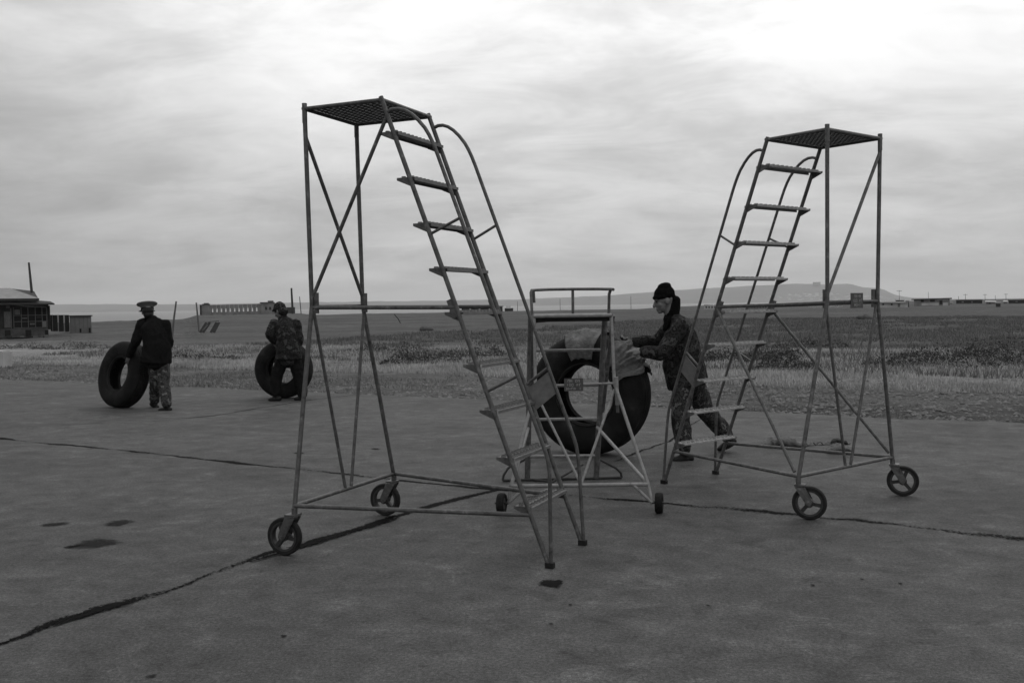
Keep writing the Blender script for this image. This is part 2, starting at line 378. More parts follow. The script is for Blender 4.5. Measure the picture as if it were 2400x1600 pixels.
# cracks, joints, holes and damp patches of the apron
def soft_stain(name, base, dens, sc=16, am=1.5, lo=.22, hi=.55):
    m = bpy.data.materials.new(name); m.use_nodes = True; t = m.node_tree; b = t.nodes['Principled BSDF']; b.inputs['Base Color'].default_value = (base, base, base, 1)
    b.inputs['Roughness'].default_value = .8; b.inputs['Specular IOR Level'].default_value = .03
    a = N(t, 'ShaderNodeAttribute', attribute_name='thick'); v = N(t, 'ShaderNodeTexCoord').outputs['Object']
    k = mth(t, 'ADD', a.outputs['Fac'], mth(t, 'MULTIPLY_ADD', tn(t, v, sc, 8, .75), am, -am/2))
    k = mth(t, 'MULTIPLY', ramp(t, k, [(lo, 0), (hi, 1)]), dens); tr = N(t, 'ShaderNodeBsdfTransparent'); mx_ = N(t, 'ShaderNodeMixShader')
    LK(t, k, mx_.inputs[0]); LK(t, tr.outputs[0], mx_.inputs[1]); LK(t, b.outputs[0], mx_.inputs[2]); LK(t, mx_.outputs[0], t.nodes['Material Output'].inputs[0]); return m
DAMP = soft_stain('damp_patch', .018, .85, 18, 1.9, .18, .85); HOLE = soft_stain('pothole_dirt', .008, .95, 30, 2.2, .25, .7)
CRACK = soft_stain('joint_dirt', .004, 1.0, 45, 3.0)
def strip(pts, wid, name, jag=.5, z=.004, step=.03, m=None):
    mb = MB(); P = [Vector((p[0], p[1], 0)) for p in pts]; L = []
    for i in range(len(P)-1):
        k = max(2, int((P[i+1]-P[i]).length/step))
        for j in range(k): t = j/k; L.append((P[i].lerp(P[i+1], t), wid[i]*(1-t)+wid[i+1]*t))
    L.append((P[-1], wid[-1])); vs = []; th = []; sd_ = random.uniform(0, 90)
    for i, (p, wd) in enumerate(L):
        d = (L[min(i+1, len(L)-1)][0]-L[max(i-1, 0)][0]).normalized(); s_ = Vector((-d.y, d.x, 0)); k = i*step
        wob = s_*(wd*1.1*noise.noise(Vector((k*1.3, sd_, 0)))+(wd*.6+.008)*noise.noise(Vector((k*6, sd_, 4))))
        a = wd*max(.25, 1+jag*1.6*noise.noise(Vector((k*2.1, sd_, 1)))); c = max(.35, min(1.15, .8+.9*noise.noise(Vector((k*1.7, sd_, 6)))))
        for q, f in ((-1, 0), (-.5, .55), (0, .95), (.5, .55), (1, 0)): vs.append(p+wob+s_*a*q+Vector((0, 0, z))); th.append(f*c)
    mb.add(vs, [(5*i+j, 5*i+j+1, 5*i+j+6, 5*i+j+5) for i in range(len(L)-1) for j in range(4)])
    o = mb.build(name, m or CRACK); at_ = o.data.attributes.new('thick', 'FLOAT', 'POINT'); at_.data.foreach_set('value', th)
    return tag(o, kind='structure')
strip([(-10.5, 14.1), (-6.321, 11.665), (-4.253, 10.443), (-.089, 7.892), (1.107, 7.328), (2.05, 6.83), (2.381, 6.633), (2.75, 6.40), (3.276, 6.067), (6, 4.4)],
      [.036, .042, .038, .034, .036, .05, .11, .05, .075, .06], 'joint_crack', .8)
strip([(-2.9, 3.3), (-2.406, 4.377), (-2.293, 4.682), (-2.135, 4.908), (-1.883, 5.272), (-1.605, 5.838), (-1.40, 6.15), (-1.238, 6.416), (-.791, 7.12), (-.43, 7.601), (-.1, 7.93)],
      [.03, .03, .06, .10, .05, .042, .05, .045, .04, .034, .03], 'joint_crack', .6)
strip([(-2.30, 4.60), (-2.15, 4.86), (-1.93, 5.18)], [.012, .085, .015], 'joint_crack', .6, .008)
strip([(-1.62, 5.75), (-1.30, 6.22), (-1.05, 6.62), (-.85, 6.95)], [.01, .06, .05, .01], 'joint_crack', .9, .0085)
strip([(-5.015, 13.2), (-4.372, 13.8), (-3.449, 15.9), (-2.684, 16.9)], [.012, .028, .024, .016], 'hairline_crack', .5)
strip([(1.0, 9.3), (1.27, 9.8), (1.75, 10.6), (2.1, 11.6), (2.5, 12.6)], [.016, .022, .02, .02, .01], 'hairline_crack', .6)
strip([(-6.6, 12.6), (-5.4, 13.3), (-4.9, 13.6)], [.006, .01, .006], 'hairline_crack', .6)
def blot(c, rx, ry, name, rz=0.0, z=.005, m=DAMP, seed=0.0, n=36):
    mb = MB(); c = Vector((c[0], c[1], z)); vs = [c]; at_ = [1.0]
    for ring, (f, w_) in enumerate(((.45, .95), (.8, .6), (1.25, 0.0))):
        for i in range(n):
            t = 2*math.pi*i/n; k = f*(1+.28*noise.noise(Vector((math.cos(t)*1.6+seed, math.sin(t)*1.6, seed))))
            x, y = rx*k*math.cos(t), ry*k*math.sin(t); at_.append(w_)
            vs.append(c+Vector((x*math.cos(rz)-y*math.sin(rz), x*math.sin(rz)+y*math.cos(rz), 0)))
    fs = [(0, i+1, (i+1) % n+1) for i in range(n)]
    for r_ in (0, 1): fs += [(1+r_*n+i, 1+(r_+1)*n+i, 1+(r_+1)*n+(i+1) % n, 1+r_*n+(i+1) % n) for i in range(n)]
    mb.add(vs, fs); o = mb.build(name, m); a = o.data.attributes.new('thick', 'FLOAT', 'POINT'); a.data.foreach_set('value', at_)
    return tag(o, kind='structure')
blot(gnd(222, 1274), .155, .12, 'damp_patch', .5, seed=1.2); blot(gnd(172, 1281), .05, .03, 'damp_patch', .5, seed=9)
blot(gnd(277, 1226), .10, .09, 'damp_patch', .4, seed=5.1); blot(gnd(128, 1229), .10, .06, 'damp_patch', .3, seed=7.7)
blot(gnd(1293, 1367), .075, .075, 'pothole', 0, seed=3.3, m=HOLE)
for px, py, s_ in ((1337, 1418, .013), (1292, 1463, .012), (665, 1491, .016), (355, 1585, .022), (1905, 1372, .016), (2110, 1368, .014), (1660, 1420, .011), (880, 1052, .05), (700, 1062, .06), (2020, 1358, .012)):
    blot(gnd(px, py), s_*1.2, s_*.8, 'pothole', random.uniform(0, 3), seed=px*.01, m=DAMP, n=18)

# ------------------------------------------------------------ grass, gravel, shrubs
def edge_d(x, y): return (x-EDGE0.x)*ENRM.x + (y-EDGE0.y)*ENRM.y
def tri_mesh(name, v, m, kind='stuff'):
    k = len(v)//3; me = bpy.data.meshes.new(name); me.vertices.add(len(v)); me.vertices.foreach_set('co', v.astype(np.float32).ravel())
    me.loops.add(len(v)); me.loops.foreach_set('vertex_index', np.arange(len(v), dtype=np.int32))
    me.polygons.add(k); me.polygons.foreach_set('loop_start', np.arange(k, dtype=np.int32)*3); me.polygons.foreach_set('loop_total', np.full(k, 3, dtype=np.int32))
    me.update(); me.validate(); o = link(name, me, m)
    return o
def blades(n, dlo, dhi, hlo, hhi, thr, seed, width=.011, smax=48):
    'blades of grass in clumps beyond the concrete edge'
    out = []; cnt = 0
    while cnt < n:
        k = 20000
        d = dlo+(dhi-dlo)*RNG.random(k)**1.3; s_ = RNG.uniform(-22, smax, k)
        x = EDGE0.x+EDIR.x*s_+ENRM.x*d; y = EDGE0.y+EDIR.y*s_+ENRM.y*d
        ok = (np.abs(x) < y*.62+1.5) & (y > 9)
        pat = vnoise(x*.45+seed, y*.45, 11)*.9+.5*vnoise(x*1.7, y*1.7+seed, 12)
        ok &= pat > thr
        x, y, pat = x[ok], y[ok], pat[ok]; z = hgts(x, y)
        h = RNG.uniform(hlo, hhi, len(x))*(1+.5*np.clip(pat-thr, 0, .8)); a = RNG.uniform(0, 2*np.pi, len(x)); ln = RNG.uniform(.1, .7, len(x))*h; b = RNG.uniform(0, 2*np.pi, len(x))
        wd = width*(.6+y/25.0)
        P = np.zeros((len(x), 3, 3)); P[:, 0] = np.stack([x-np.cos(a)*wd, y-np.sin(a)*wd, z-.02], 1); P[:, 1] = np.stack([x+np.cos(a)*wd, y+np.sin(a)*wd, z-.02], 1)
        P[:, 2] = np.stack([x+np.cos(b)*ln, y+np.sin(b)*ln, z+h], 1)
        out.append(P); cnt += len(x)
    return np.concatenate(out)[:n].reshape(-1, 3)
tag(tri_mesh('dry_grass', blades(100000, 4.6, 17, .03, .11, -.45, 1.0), DRYGRASS), 'pale dry grass growing in a band beyond the gravel edge of the concrete', 'grass', kind='stuff')
tag(tri_mesh('field_grass', blades(100000, 8, 75, .04, .14, -.35, 8.0, .012), GREYGRASS), 'dull grey grass covering the open field behind the pale band', 'grass', kind='stuff')
tag(tri_mesh('verge_grass', blades(9000, .4, 7, .02, .07, .22, 4.0, .008), GREYGRASS), 'short sparse weeds poking through the gravel beside the concrete', 'grass', kind='stuff')
def gravel(n):
    v = []; oct_ = [(1, 0, 0), (-1, 0, 0), (0, 1, 0), (0, -1, 0), (0, 0, 1), (0, 0, -1)]; fc = [(0, 2, 4), (2, 1, 4), (1, 3, 4), (3, 0, 4)]
    while len(v) < n*12:
        d = 7.5*random.random()**1.2-.15; s_ = random.uniform(-22, 40); p = EDGE0+EDIR*s_+ENRM*d
        if abs(p.x) > p.y*.62+1: continue
        r_ = .012+.045*random.random()**3; z = -.045; a = random.uniform(0, 6.3)
        q = [Vector((p.x+(ox*math.cos(a)-oy*math.sin(a))*r_*random.uniform(.7, 1.4), p.y+(ox*math.sin(a)+oy*math.cos(a))*r_*random.uniform(.7, 1.4), z+oz*r_*.7)) for ox, oy, oz in oct_]
        for f in fc: v += [q[i] for i in f]
    return np.array([tuple(p) for p in v])
tag(tri_mesh('gravel', gravel(20000), STONE), 'loose gravel and clods along the broken edge of the concrete', 'gravel', kind='stuff')
def shrub(c, rx, ry, h, n, label):
    P = []
    while len(P) < n*3:
        a = random.uniform(0, 6.3); q = random.random()**.5; x, y = q*math.cos(a), q*math.sin(a)
        lump = .55+.6*noise.noise(Vector((c[0]+x*rx*1.5, c[1]+y*ry*1.5, 2.0)))+.35*noise.noise(Vector((c[0]+x*rx*4, c[1]+y*ry*4, 7.0)))
        top = h*max(.12, lump)*(1-q*q*.75); z = top*random.random()**.6
        if noise.noise(Vector((c[0]+x*rx*2.2, c[1]+y*ry*2.2, z*3))) < -.22: continue
        p = Vector((x*rx, y*ry, z)); s_ = random.uniform(.02, .05)
        d1 = Vector((random.gauss(0, 1), random.gauss(0, 1), random.gauss(.3, .7))).normalized()*s_; d2 = Vector((random.gauss(0, 1), random.gauss(0, 1), random.gauss(0, .6))).normalized()*s_*.5
        P += [p-d2, p+d2, p+d1*1.6]
    o = tri_mesh('shrub', np.array([tuple(p) for p in P]), LEAF); o.location = c
    return tag(o, label, 'shrub', 'shrubs in the field')
for px, py, rx, ry, h, n, lab in (
    (2260, 850, 2.6, 1.3, .85, 5200, 'largest dark shrub, at the right edge of the field beside the concrete'),
    (2380, 836, 1.6, 1.2, .9, 2600, 'dark bush cut off by the right edge of the photo'),
    (2150, 836, .9, .6, .45, 900, 'low dark shrub just left of the largest shrub on the right'),
    (1700, 846, 1.5, .9, .75, 2800, 'dark shrub seen through the ladder steps of the right-hand stand'),
    (1800, 838, 1.0, .8, .55, 1400, 'low shrub between the ladder and wheeled posts of the right-hand stand'),
    (1845, 862, .8, .6, .85, 1700, 'tall twiggy bush in pale grass behind the brace of the right-hand stand'),
    (1900, 812, 1.3, .7, .6, 1300, 'dark shrub further back behind the near post of the right-hand stand'),
    (985, 852, 1.1, .8, .75, 2000, 'dark shrub between the legs and ladder of the left-hand stand'),
    (900, 822, 1.6, .8, .5, 1500, 'low spreading shrub behind the far leg of the left-hand stand'),
    (1120, 836, 1.2, .8, .7, 1700, 'shrub behind the ladder rails of the left-hand stand'),
    (170, 812, 1.9, .9, .55, 1500, 'low dark shrub in front of the pale shed wall on the left'),
    (470, 842, 1.5, .6, .40, 1100, 'low shrub between the capped man and the stooping man'),
    (40, 812, 1.6, 1.0, .45, 900, 'low weedy shrub below the rubble base of the dark shed')):
    p = gnd(px, py); shrub((p.x, p.y, hgt(p.x, p.y)), rx, ry, h, n, lab)

# ------------------------------------------------------------ the two wheeled ladder stands
def lettering(mb, c, u, v, nrm, rows, size):
    'rows of short strokes the size of stencilled characters'
    for (row, y0) in rows:
        for k, ch in enumerate(row):
            if ch == ' ': continue
            o = c+u*((k-(len(row)-1)/2)*size*.95)+v*y0+nrm*.004
            segs = {'0': [(-.3, 0, .1, .8), (.3, 0, .1, .8), (0, .4, .6, .1), (0, -.4, .6, .1)], '1': [(0, 0, .12, .9)], 'K': [(-.25, 0, .12, .9), (.1, .22, .4, .12), (.1, -.22, .4, .12)], 'G': [(-.25, 0, .12, .9), (.05, .4, .5, .12)],
                    'P': [(-.28, 0, .12, .9), (.28, 0, .12, .9), (0, .4, .6, .12)], 'H': [(-.28, 0, .12, .9), (.28, 0, .12, .9), (0, 0, .5, .12)], 'M': [(-.3, 0, .12, .9), (.3, 0, .12, .9), (0, .15, .14, .4)], '-': [(0, 0, .7, .14)]}[ch]
            for sx_, sy_, wd, ht in segs:
                q = o+u*sx_*size+v*sy_*size; a = u*wd*size/2; b = v*ht*size/2
                mb.add([q-a-b, q+a-b, q+a+b, q-a+b], [(0, 1, 2, 3)])
def perforated(mb, x0, x1, y0, y1, z, nx, ny, hr=.36, lip=.006, warp=None):
    'a sheet with a grid of punched holes, each with a raised lip'
    for i in range(nx):
        for j in range(ny):
            ax, bx = x0+(x1-x0)*i/nx, x0+(x1-x0)*(i+1)/nx; ay, by = y0+(y1-y0)*j/ny, y0+(y1-y0)*(j+1)/ny
            c = Vector(((ax+bx)/2, (ay+by)/2, z)); hx, hy = (bx-ax)/2, (by-ay)/2; r_ = min(hx, hy)*2*hr
            out = []; inn = []; lp = []
            for k in range(8):
                t = math.pi/4*k; m_ = max(abs(math.cos(t)), abs(math.sin(t)))
                out.append(c+Vector((math.cos(t)/m_*hx, math.sin(t)/m_*hy, 0)))
                inn.append(c+Vector((math.cos(t)*r_, math.sin(t)*r_, 0))); lp.append(c+Vector((math.cos(t)*r_*.8, math.sin(t)*r_*.8, lip)))
            vs = out+inn+lp
            mb.add(vs, [(k, (k+1) % 8, 8+(k+1) % 8, 8+k) for k in range(8)]+[(8+k, 8+(k+1) % 8, 16+(k+1) % 8, 16+k) for k in range(8)])
def arc(a, b, c, n=6):
    return [a*(1-t)**2+b*2*t*(1-t)+c*t*t for t in (k/n for k in range(n+1))]
def stand(name, label, pose, Q, treads, hoff, diag, trail, sign_y, plate_s, P):
    X, Y, th, rx, ry = pose; Lp, W, Hp, Hm, xb, wb, Hb, xf, wf, Hl, xm, wm = Q
    root = empty(name, (X, Y, 0), th); tag(root, label, 'ladder stand', 'wheeled ladder stands')
    sh = lambda x, y, z: Vector((x+ry*z, y-rx*z, z))
    def railp(s, z, off=0.0):
        t = 1-z/Hp; return sh(Lp+(xf-Lp)*t+off, s*(W+(wf-W)*t), z)
    top = lambda s: sh(0, s*W, Hp); mid = lambda s: sh(xm, s*wm, Hm); bas = lambda s: sh(xb, s*wb, Hb)
    rp = .0148
    for s in (-1, 1):
        m_ = MB(); m_.path([top(s), top(s)*.5+mid(s)*.5, mid(s)+Vector((0, 0, .03)), mid(s), bas(s)*.5+mid(s)*.5, bas(s)-Vector((0, 0, .02))], rp, 12)
        m_.path([top(s)-Vector((0, 0, .09)), top(s)+Vector((0, 0, .035))], .017, 10)          # sleeve and peg under the deck
        m_.path([mid(s)+Vector((.028, -s*.012, -.05)), mid(s)+Vector((.028, -s*.012, .085))], .017, 10)  # hinge barrel
        m_.build('leg', P, root, 'auto')
        m_ = MB(); m_.path([railp(s, Hp+.02), railp(s, Hp*.5), railp(s, .012)], rp, 12); lr_ = m_.build('ladder_rail', P, root, 'auto')
        m_ = MB(); m_.box(railp(s, .016)+Vector((.008, 0, 0)), (.052, .036, .032)); m_.build('foot', RUB2, lr_)
        # handrail: arch at the top, parallel to the rail, straight down to its foot
        z1 = Hp-.14; z0 = .62; ho = hoff[s]
        pts = arc(railp(s, z1+.06), railp(s, z1+.12, ho*.62), railp(s, z1-.06, ho*.92), 6)+arc(railp(s, z1-.06, ho*.92), railp(s, z1-.12, ho), railp(s, z1-.22, ho), 3)[1:]
        pts += [railp(s, 1.5, ho)]+arc(railp(s, z0+.06, ho), railp(s, z0, ho), railp(s, z0, ho)*.8+railp(s, .04, .025)*.2, 4)+[railp(s, .03, .02)]
        m_ = MB(); m_.path(pts, .0118, 10)
        if s == plate_s:
            a, b = railp(s, 1.02, 0), railp(s, 1.14, ho)
            m_.tube(a, b, .010)
        else: m_.tube(railp(s, 1.03), railp(s, 1.13, ho), .009)
        m_.tube(railp(s, 1.99), railp(s, 2.08, ho), .009)
        m_.build('handrail', P, root, 'auto')
        if s == plate_s:
            a, b = railp(s, 1.00, .012), railp(s, 1.12, ho); c_, d_ = railp(s, .86, .012), railp(s, .98, ho); m_ = MB()
            n_ = Vector((0, .002, 0)); m_.add([a-n_, b-n_, d_-n_, c_-n_, a+n_, b+n_, d_+n_, c_+n_], [(0, 1, 2, 3), (7, 6, 5, 4), (0, 4, 5, 1), (1, 5, 6, 2), (2, 6, 7, 3), (3, 7, 4, 0)]); m_.build('side_plate', DECK, root)
        m_ = MB(); m_.tube(mid(s)+Vector((.01, 0, -.012)), railp(s, Hl), .0132); m_.beam(railp(s, Hl+.05, -.02), railp(s, Hl-.06, -.02), .02, .05, (1, 0, 0)); m_.build('middle_bar', P, root, 'auto')
        m_ = MB(); m_.tube(bas(s), railp(s, Hb-.01), .0135); m_.build('base_bar', P, root, 'auto')
        m_ = MB(); m_.tube(mid(s)+Vector((.012, 0, -.03)), sh(xb, s*.035, Hb+.01), .0115); m_.build('brace', P, root, 'auto')
    m_ = MB(); m_.tube(mid(-1)-Vector((0, 0, .004)), mid(1)-Vector((0, 0, .004)), .012); m_.build('middle_bar', P, root, 'auto')
    m_ = MB(); m_.tube(bas(-1), bas(1), .0135); m_.build('base_bar', P, root, 'auto')
    for (a, b) in diag(top, mid, bas, railp):
        m_ = MB(); m_.tube(a, b, .0125); m_.build('brace', P, root, 'auto')
    # deck
    m_ = MB(); perforated(m_, .012, Lp-.012, -W+.012, W-.012, Hp+.008, 12, 14, .31, -.007)
    for v_ in m_.v: v_.x += ry*Hp; v_.y -= rx*Hp
    dk = m_.build('platform', DECK, root)
    m_ = MB(); c4 = [sh(0, -W, Hp), sh(Lp, -W, Hp), sh(Lp, W, Hp), sh(0, W, Hp)]
    for i in range(4):
        a, b = c4[i], c4[(i+1) % 4]; e = (b-a).normalized()*(.016 if i % 2 else -.0135); m_.tube(a-e, b+e, .0135, 12)
    m_.build('platform_frame', P, dk, 'auto')
    # treads
    for z in treads:
        t = 1-z/Hp; w_ = (W+(wf-W)*t)-.004; xr = railp(1, z).x; yo = -rx*z
        m_ = MB(); perforated(m_, xr-.088, xr+.032, -w_+yo, w_+yo, z, 2, 12, .34, .013)
        x0, x1 = xr-.088, xr+.032
        for xx, dz_ in ((x0, .013), (x1, .018)):
            m_.add([(xx, -w_+yo, z), (xx, w_+yo, z), (xx, w_+yo, z-dz_), (xx, -w_+yo, z-dz_)], [(0, 1, 2, 3)])
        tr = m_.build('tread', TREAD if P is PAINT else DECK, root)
        for s in (-1, 1):
            m_ = MB(); y_ = s*(w_+.001)+yo; xl = railp(s, z-.062).x
            vs = [Vector((xr-.092, y_, z+.002)), Vector((xr-.092, y_, z-.014)), Vector((xl, y_, z-.062)), Vector((xr+.02, y_, z+.002))]
            o_ = Vector((0, s*.004, 0)); m_.add(vs+[p+o_ for p in vs], [(0, 1, 2, 3), (7, 6, 5, 4), (0, 4, 5, 1), (1, 5, 6, 2), (2, 6, 7, 3), (3, 7, 4, 0)])
            m_.build('bracket', P, tr)
    # casters
    for s in (-1, 1):
        k = bas(s); a = trail-th; tv = Vector((math.cos(a), math.sin(a), 0)); ax = Vector((-tv.y, tv.x, 0)); r_ = .120
        hub = Vector((k.x, k.y, r_))+tv*.075
        m_ = MB(); m_.tube(k-Vector((0, 0, .012)), Vector((k.x, k.y, Hb-.075)), .019, 12)
        ct = Vector((k.x, k.y, Hb-.07))+tv*.012
        Mz = Matrix.Rotation(a, 3, 'Z'); m_.box(ct+Vector((0, 0, .012)), (.075, .082, .014), Mz)
        for e in (-1, 1):
            o = ax*e*.037; q = ax*e*.0025
            vs = [ct+o-tv*.035, ct+o+tv*.037, hub+o+tv*.024+Vector((0, 0, .012)), hub+o+tv*.005-Vector((0, 0, .026)), hub+o-tv*.022-Vector((0, 0, .004))]
            m_.add([p-q for p in vs]+[p+q for p in vs], [(0, 1, 2, 3, 4), (9, 8, 7, 6, 5)]+[(i, 5+i, 5+(i+1) % 5, (i+1) % 5) for i in range(5)])
        m_.tube(hub-ax*.048, hub+ax*.048, .011, 10)
        fk = m_.build('caster', P, root, 'auto')
        m_ = MB(); m_.lathe([(.094, -.020), (.112, -.022), (.1185, -.014), (.120, 0), (.1185, .014), (.112, .022), (.094, .020)], hub, ax, 40); m_.build('tyre', RUB2, fk, 'auto')
        m_ = MB(); m_.lathe([(.080, -.019), (.0938, -.021), (.0938, .021), (.080, .019)], hub, ax, 36); m_.lathe([(.012, -.03), (.03, -.03), (.03, .03), (.012, .03)], hub, ax, 18)
        for j in range(3):
            t = R(90+120*j+20*s); dv = tv*math.cos(t)+Vector((0, 0, math.sin(t))); m_.beam(hub+dv*.024, hub+dv*.085, .026, .028, ax)
        m_.build('rim', IRON, fk, 'auto')
    if sign_y is not None:
        c = mid(-1).lerp(mid(1), sign_y); ex = Vector((0, 1, 0)); up = Vector((0, 0, 1)); nn = Vector((-1, 0, 0)); m_ = MB()
        m_.box(c+Vector((-.017, 0, .002)), (.004, .160, .112)); sp = m_.build('sign_plate', PLATE, root)
        m_ = MB(); lettering(m_, c+Vector((-.019, 0, .002)), -ex, up, nn, (('PK-M', .032), ('100 KG', 0.0), ('H0-1', -.032)), .023); m_.build('lettering', LETTER, sp)
    return root
zl = [2.656, 2.364, 2.075, 1.794, 1.522, 1.201, .925, .642, .353]; zr = [2.657, 2.359, 2.073, 1.789, 1.513, 1.24, .931, .656, .373]
stand('ladder_stand', 'tall grey wheeled ladder stand nearest the camera, steps descending to the right', (-1.2126, 6.491, -.4179, -.0035, .0036),
      (.5841, .3033, 2.8368, 1.5624, .086, .5999, .3155, 1.6751, .2855, 1.5394, .0295, .3017), [z*.9917 for z in zl], {-1: .245, 1: .21},
      lambda top, mid, bas, rl: [(top(-1)-Vector((0, 0, .17)), mid(1)+Vector((.01, -.01, .05))), (mid(-1)+Vector((.01, 0, .06)), rl(-1, 2.74))], R(160), None, 1, PAINT2)
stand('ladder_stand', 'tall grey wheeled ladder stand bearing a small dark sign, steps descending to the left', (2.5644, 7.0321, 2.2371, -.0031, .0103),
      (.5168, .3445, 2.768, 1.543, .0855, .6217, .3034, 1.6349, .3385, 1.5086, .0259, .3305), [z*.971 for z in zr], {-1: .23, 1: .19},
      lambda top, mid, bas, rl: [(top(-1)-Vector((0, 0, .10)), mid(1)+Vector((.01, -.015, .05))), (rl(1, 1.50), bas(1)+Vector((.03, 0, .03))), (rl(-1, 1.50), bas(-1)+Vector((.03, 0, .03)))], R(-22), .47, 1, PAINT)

# ------------------------------------------------------------ the small pale step stand between them
def small_stand():
    o = Vector((.49, 7.65, 0)); root = empty('step_stand', o)
    tag(root, 'small low white pipe step stand with two rubber wheels between the tall stands', 'step stand')
    V = lambda x, y, z: Vector((x, y, z))-o
    def pipe(name, *segs, r=.014, m=WHITE, par=root):
        m_ = MB()
        for s in segs: m_.path(s, r, 10)
        return m_.build(name, m, par, 'auto')
    zt = 1.455; tl, tr = (.175, 7.62), (.80, 7.62); bl, br = (.16, 8.18), (.80, 8.18)
    # deck
    m_ = MB(); m_.box(V(.487, 7.90, zt+.012), (.60, .53, .006)); dk = m_.build('platform', PAINT2, root)
    pipe('platform_frame', [V(*tl, zt), V(*tr, zt)], [V(*bl, zt), V(*br, zt)], [V(*tl, zt), V(*bl, zt)], [V(*tr, zt), V(*br, zt)], r=.016, par=dk)
    m_ = MB()
    m_.box(V(.487, 7.645, zt-.028), (.60, .012, .035)); m_.build('underside_shade_strip', DARKIN, dk)  # near-black strip standing for the shadowed underside edge of the deck
    # guard rail round the deck
    zr_ = 1.665
    pipe('guard_rail', [V(.165, 7.64, zt), V(.158, 7.66, zr_-.02), V(.165, 7.68, zr_), V(.30, 7.9, zr_+.008), V(.515, 8.0, zr_+.01), V(.72, 7.9, zr_+.006), V(.81, 7.70, zr_), V(.82, 7.66, zr_-.004)],
         [V(.516, 8.0, zt), V(.516, 8.0, zr_)], [V(.79, 7.74, zt), V(.795, 7.74, zr_-.04), V(.805, 7.71, zr_)], r=.0125, m=PAINT)
    pipe('guard_rail', [V(.178, 7.69, zr_-.01), V(.182, 7.70, zr_-.10)], r=.014, m=PAINT)
    # ladder at the back
    for (x0, x1, y0) in ((.165, .118, 8.35), (.805, .725, 8.35)):
        pipe('ladder_rail', [V(x0, 8.2, zt), V((x0+x1)/2, 8.28, .7), V(x1, y0, .012)], r=.026, m=PAINT)
        pipe('leg', [V(x0+.012, 7.66, zt), V((x0+x1)/2+.012, 8.20, .62)], r=.016, m=PAINT)
    for z, m2 in ((1.15, WHITE), (.842, WHITE), (.545, WHITE), (.215, WHITE)):
        yy = 8.35-.15*z/zt; xl = .118+.047*z/zt; xr_ = .725+.08*z/zt
        pipe('rung', [V(xl, yy, z), V(xr_, yy, z)], r=.0135, m=m2)
    # feet and outriggers lying on the concrete
    pipe('foot_bar', [V(-.10, 8.30, .014), V(.951, 8.36, .014)], r=.012, m=IRON)
    pipe('foot_bar', [V(.72, 8.34, .20), V(.90, 8.35, .10), V(.945, 8.355, .055), V(.953, 8.36, .014)], r=.011, m=IRON)
    pipe('foot_bar', [V(.12, 8.34, .20), V(-.05, 8.31, .12), V(-.09, 8.30, .06), V(-.10, 8.30, .014)], r=.011, m=IRON)
    pipe('foot_bar', [V(.118, 8.35, .014), V(.33, 8.15, .02), V(.62, 8.55, .10)], r=.011, m=IRON)
    # A-frames carrying the wheels
    aR, aL = V(.804, 7.5, .92), V(.18, 7.5, .905); bR, bL, bM = V(1.0, 7.05, .20), V(-.022, 7.05, .20), V(.50, 7.05, .205)
    for a, b, tp, dg in ((aR, bR, V(.80, 7.63, zt), V(.735, 8.28, .47)), (aL, bL, V(.18, 7.63, zt), V(.13, 8.28, .47))):
        pipe('leg', [tp, a], [a, b], r=.0135)
        pipe('brace', [a-Vector((0, 0, .05)), bM], r=.0105); pipe('brace', [dg, b], r=.0145)
    pipe('cross_bar', [aL, aR], r=.0105)
    pipe('cross_bar', [bL, bR], r=.015)
    pipe('cross_bar', [V(.07, 7.02, .12), V(.33, 7.15, .17)], r=.012)
    pipe('hanging_pin', [aR+Vector((.012, -.02, .05)), aR+Vector((.02, -.02, -.17))], r=.017); pipe('hanging_pin', [aR+Vector((.02, -.02, -.17)), aR+Vector((.022, -.02, -.23))], r=.013, m=PAINT2)
    for sx_, b, xw in ((1, bR, 1.068), (-1, bL, -.095)):
        hub = V(xw, 6.97 if sx_ > 0 else 7.04, .076)
        pipe('wheel_bracket', [b, hub-Vector((sx_*.05, 0, 0))], [b-Vector((sx_*.11, 0, .005)), hub-Vector((sx_*.05, 0, 0))], r=.012)
        axv = Vector((.97, -.22, 0)).normalized(); m_ = MB(); m_.tube(hub-axv*.05, hub+axv*.05, .008)
        ax_ = m_.build('axle', IRON, root)
        m_ = MB(); m_.lathe([(.045, -.024), (.068, -.028), (.0745, -.02), (.076, 0), (.0745, .02), (.068, .028), (.045, .024)], hub, axv, 32); m_.build('tyre', RUB, ax_, 'auto')
        m_ = MB(); m_.lathe([(.009, -.02), (.0448, -.022), (.0448, .022), (.009, .02)], hub, axv, 24); m_.build('rim', IRON, ax_, 'auto')
    # load plate
    c = V(.481, 7.475, .915); m_ = MB(); m_.box(c, (.150, .004, .100)); sp = m_.build('sign_plate', PLATE, root)
    m_ = MB(); lettering(m_, c-Vector((0, .001, 0)), Vector((1, 0, 0)), Vector((0, 0, 1)), Vector((0, -1, 0)), (('PM 0P', .030), ('100 KG', 0.0), ('H-PK 1', -.030)), .021); m_.build('lettering', LETTER, sp)
small_stand()

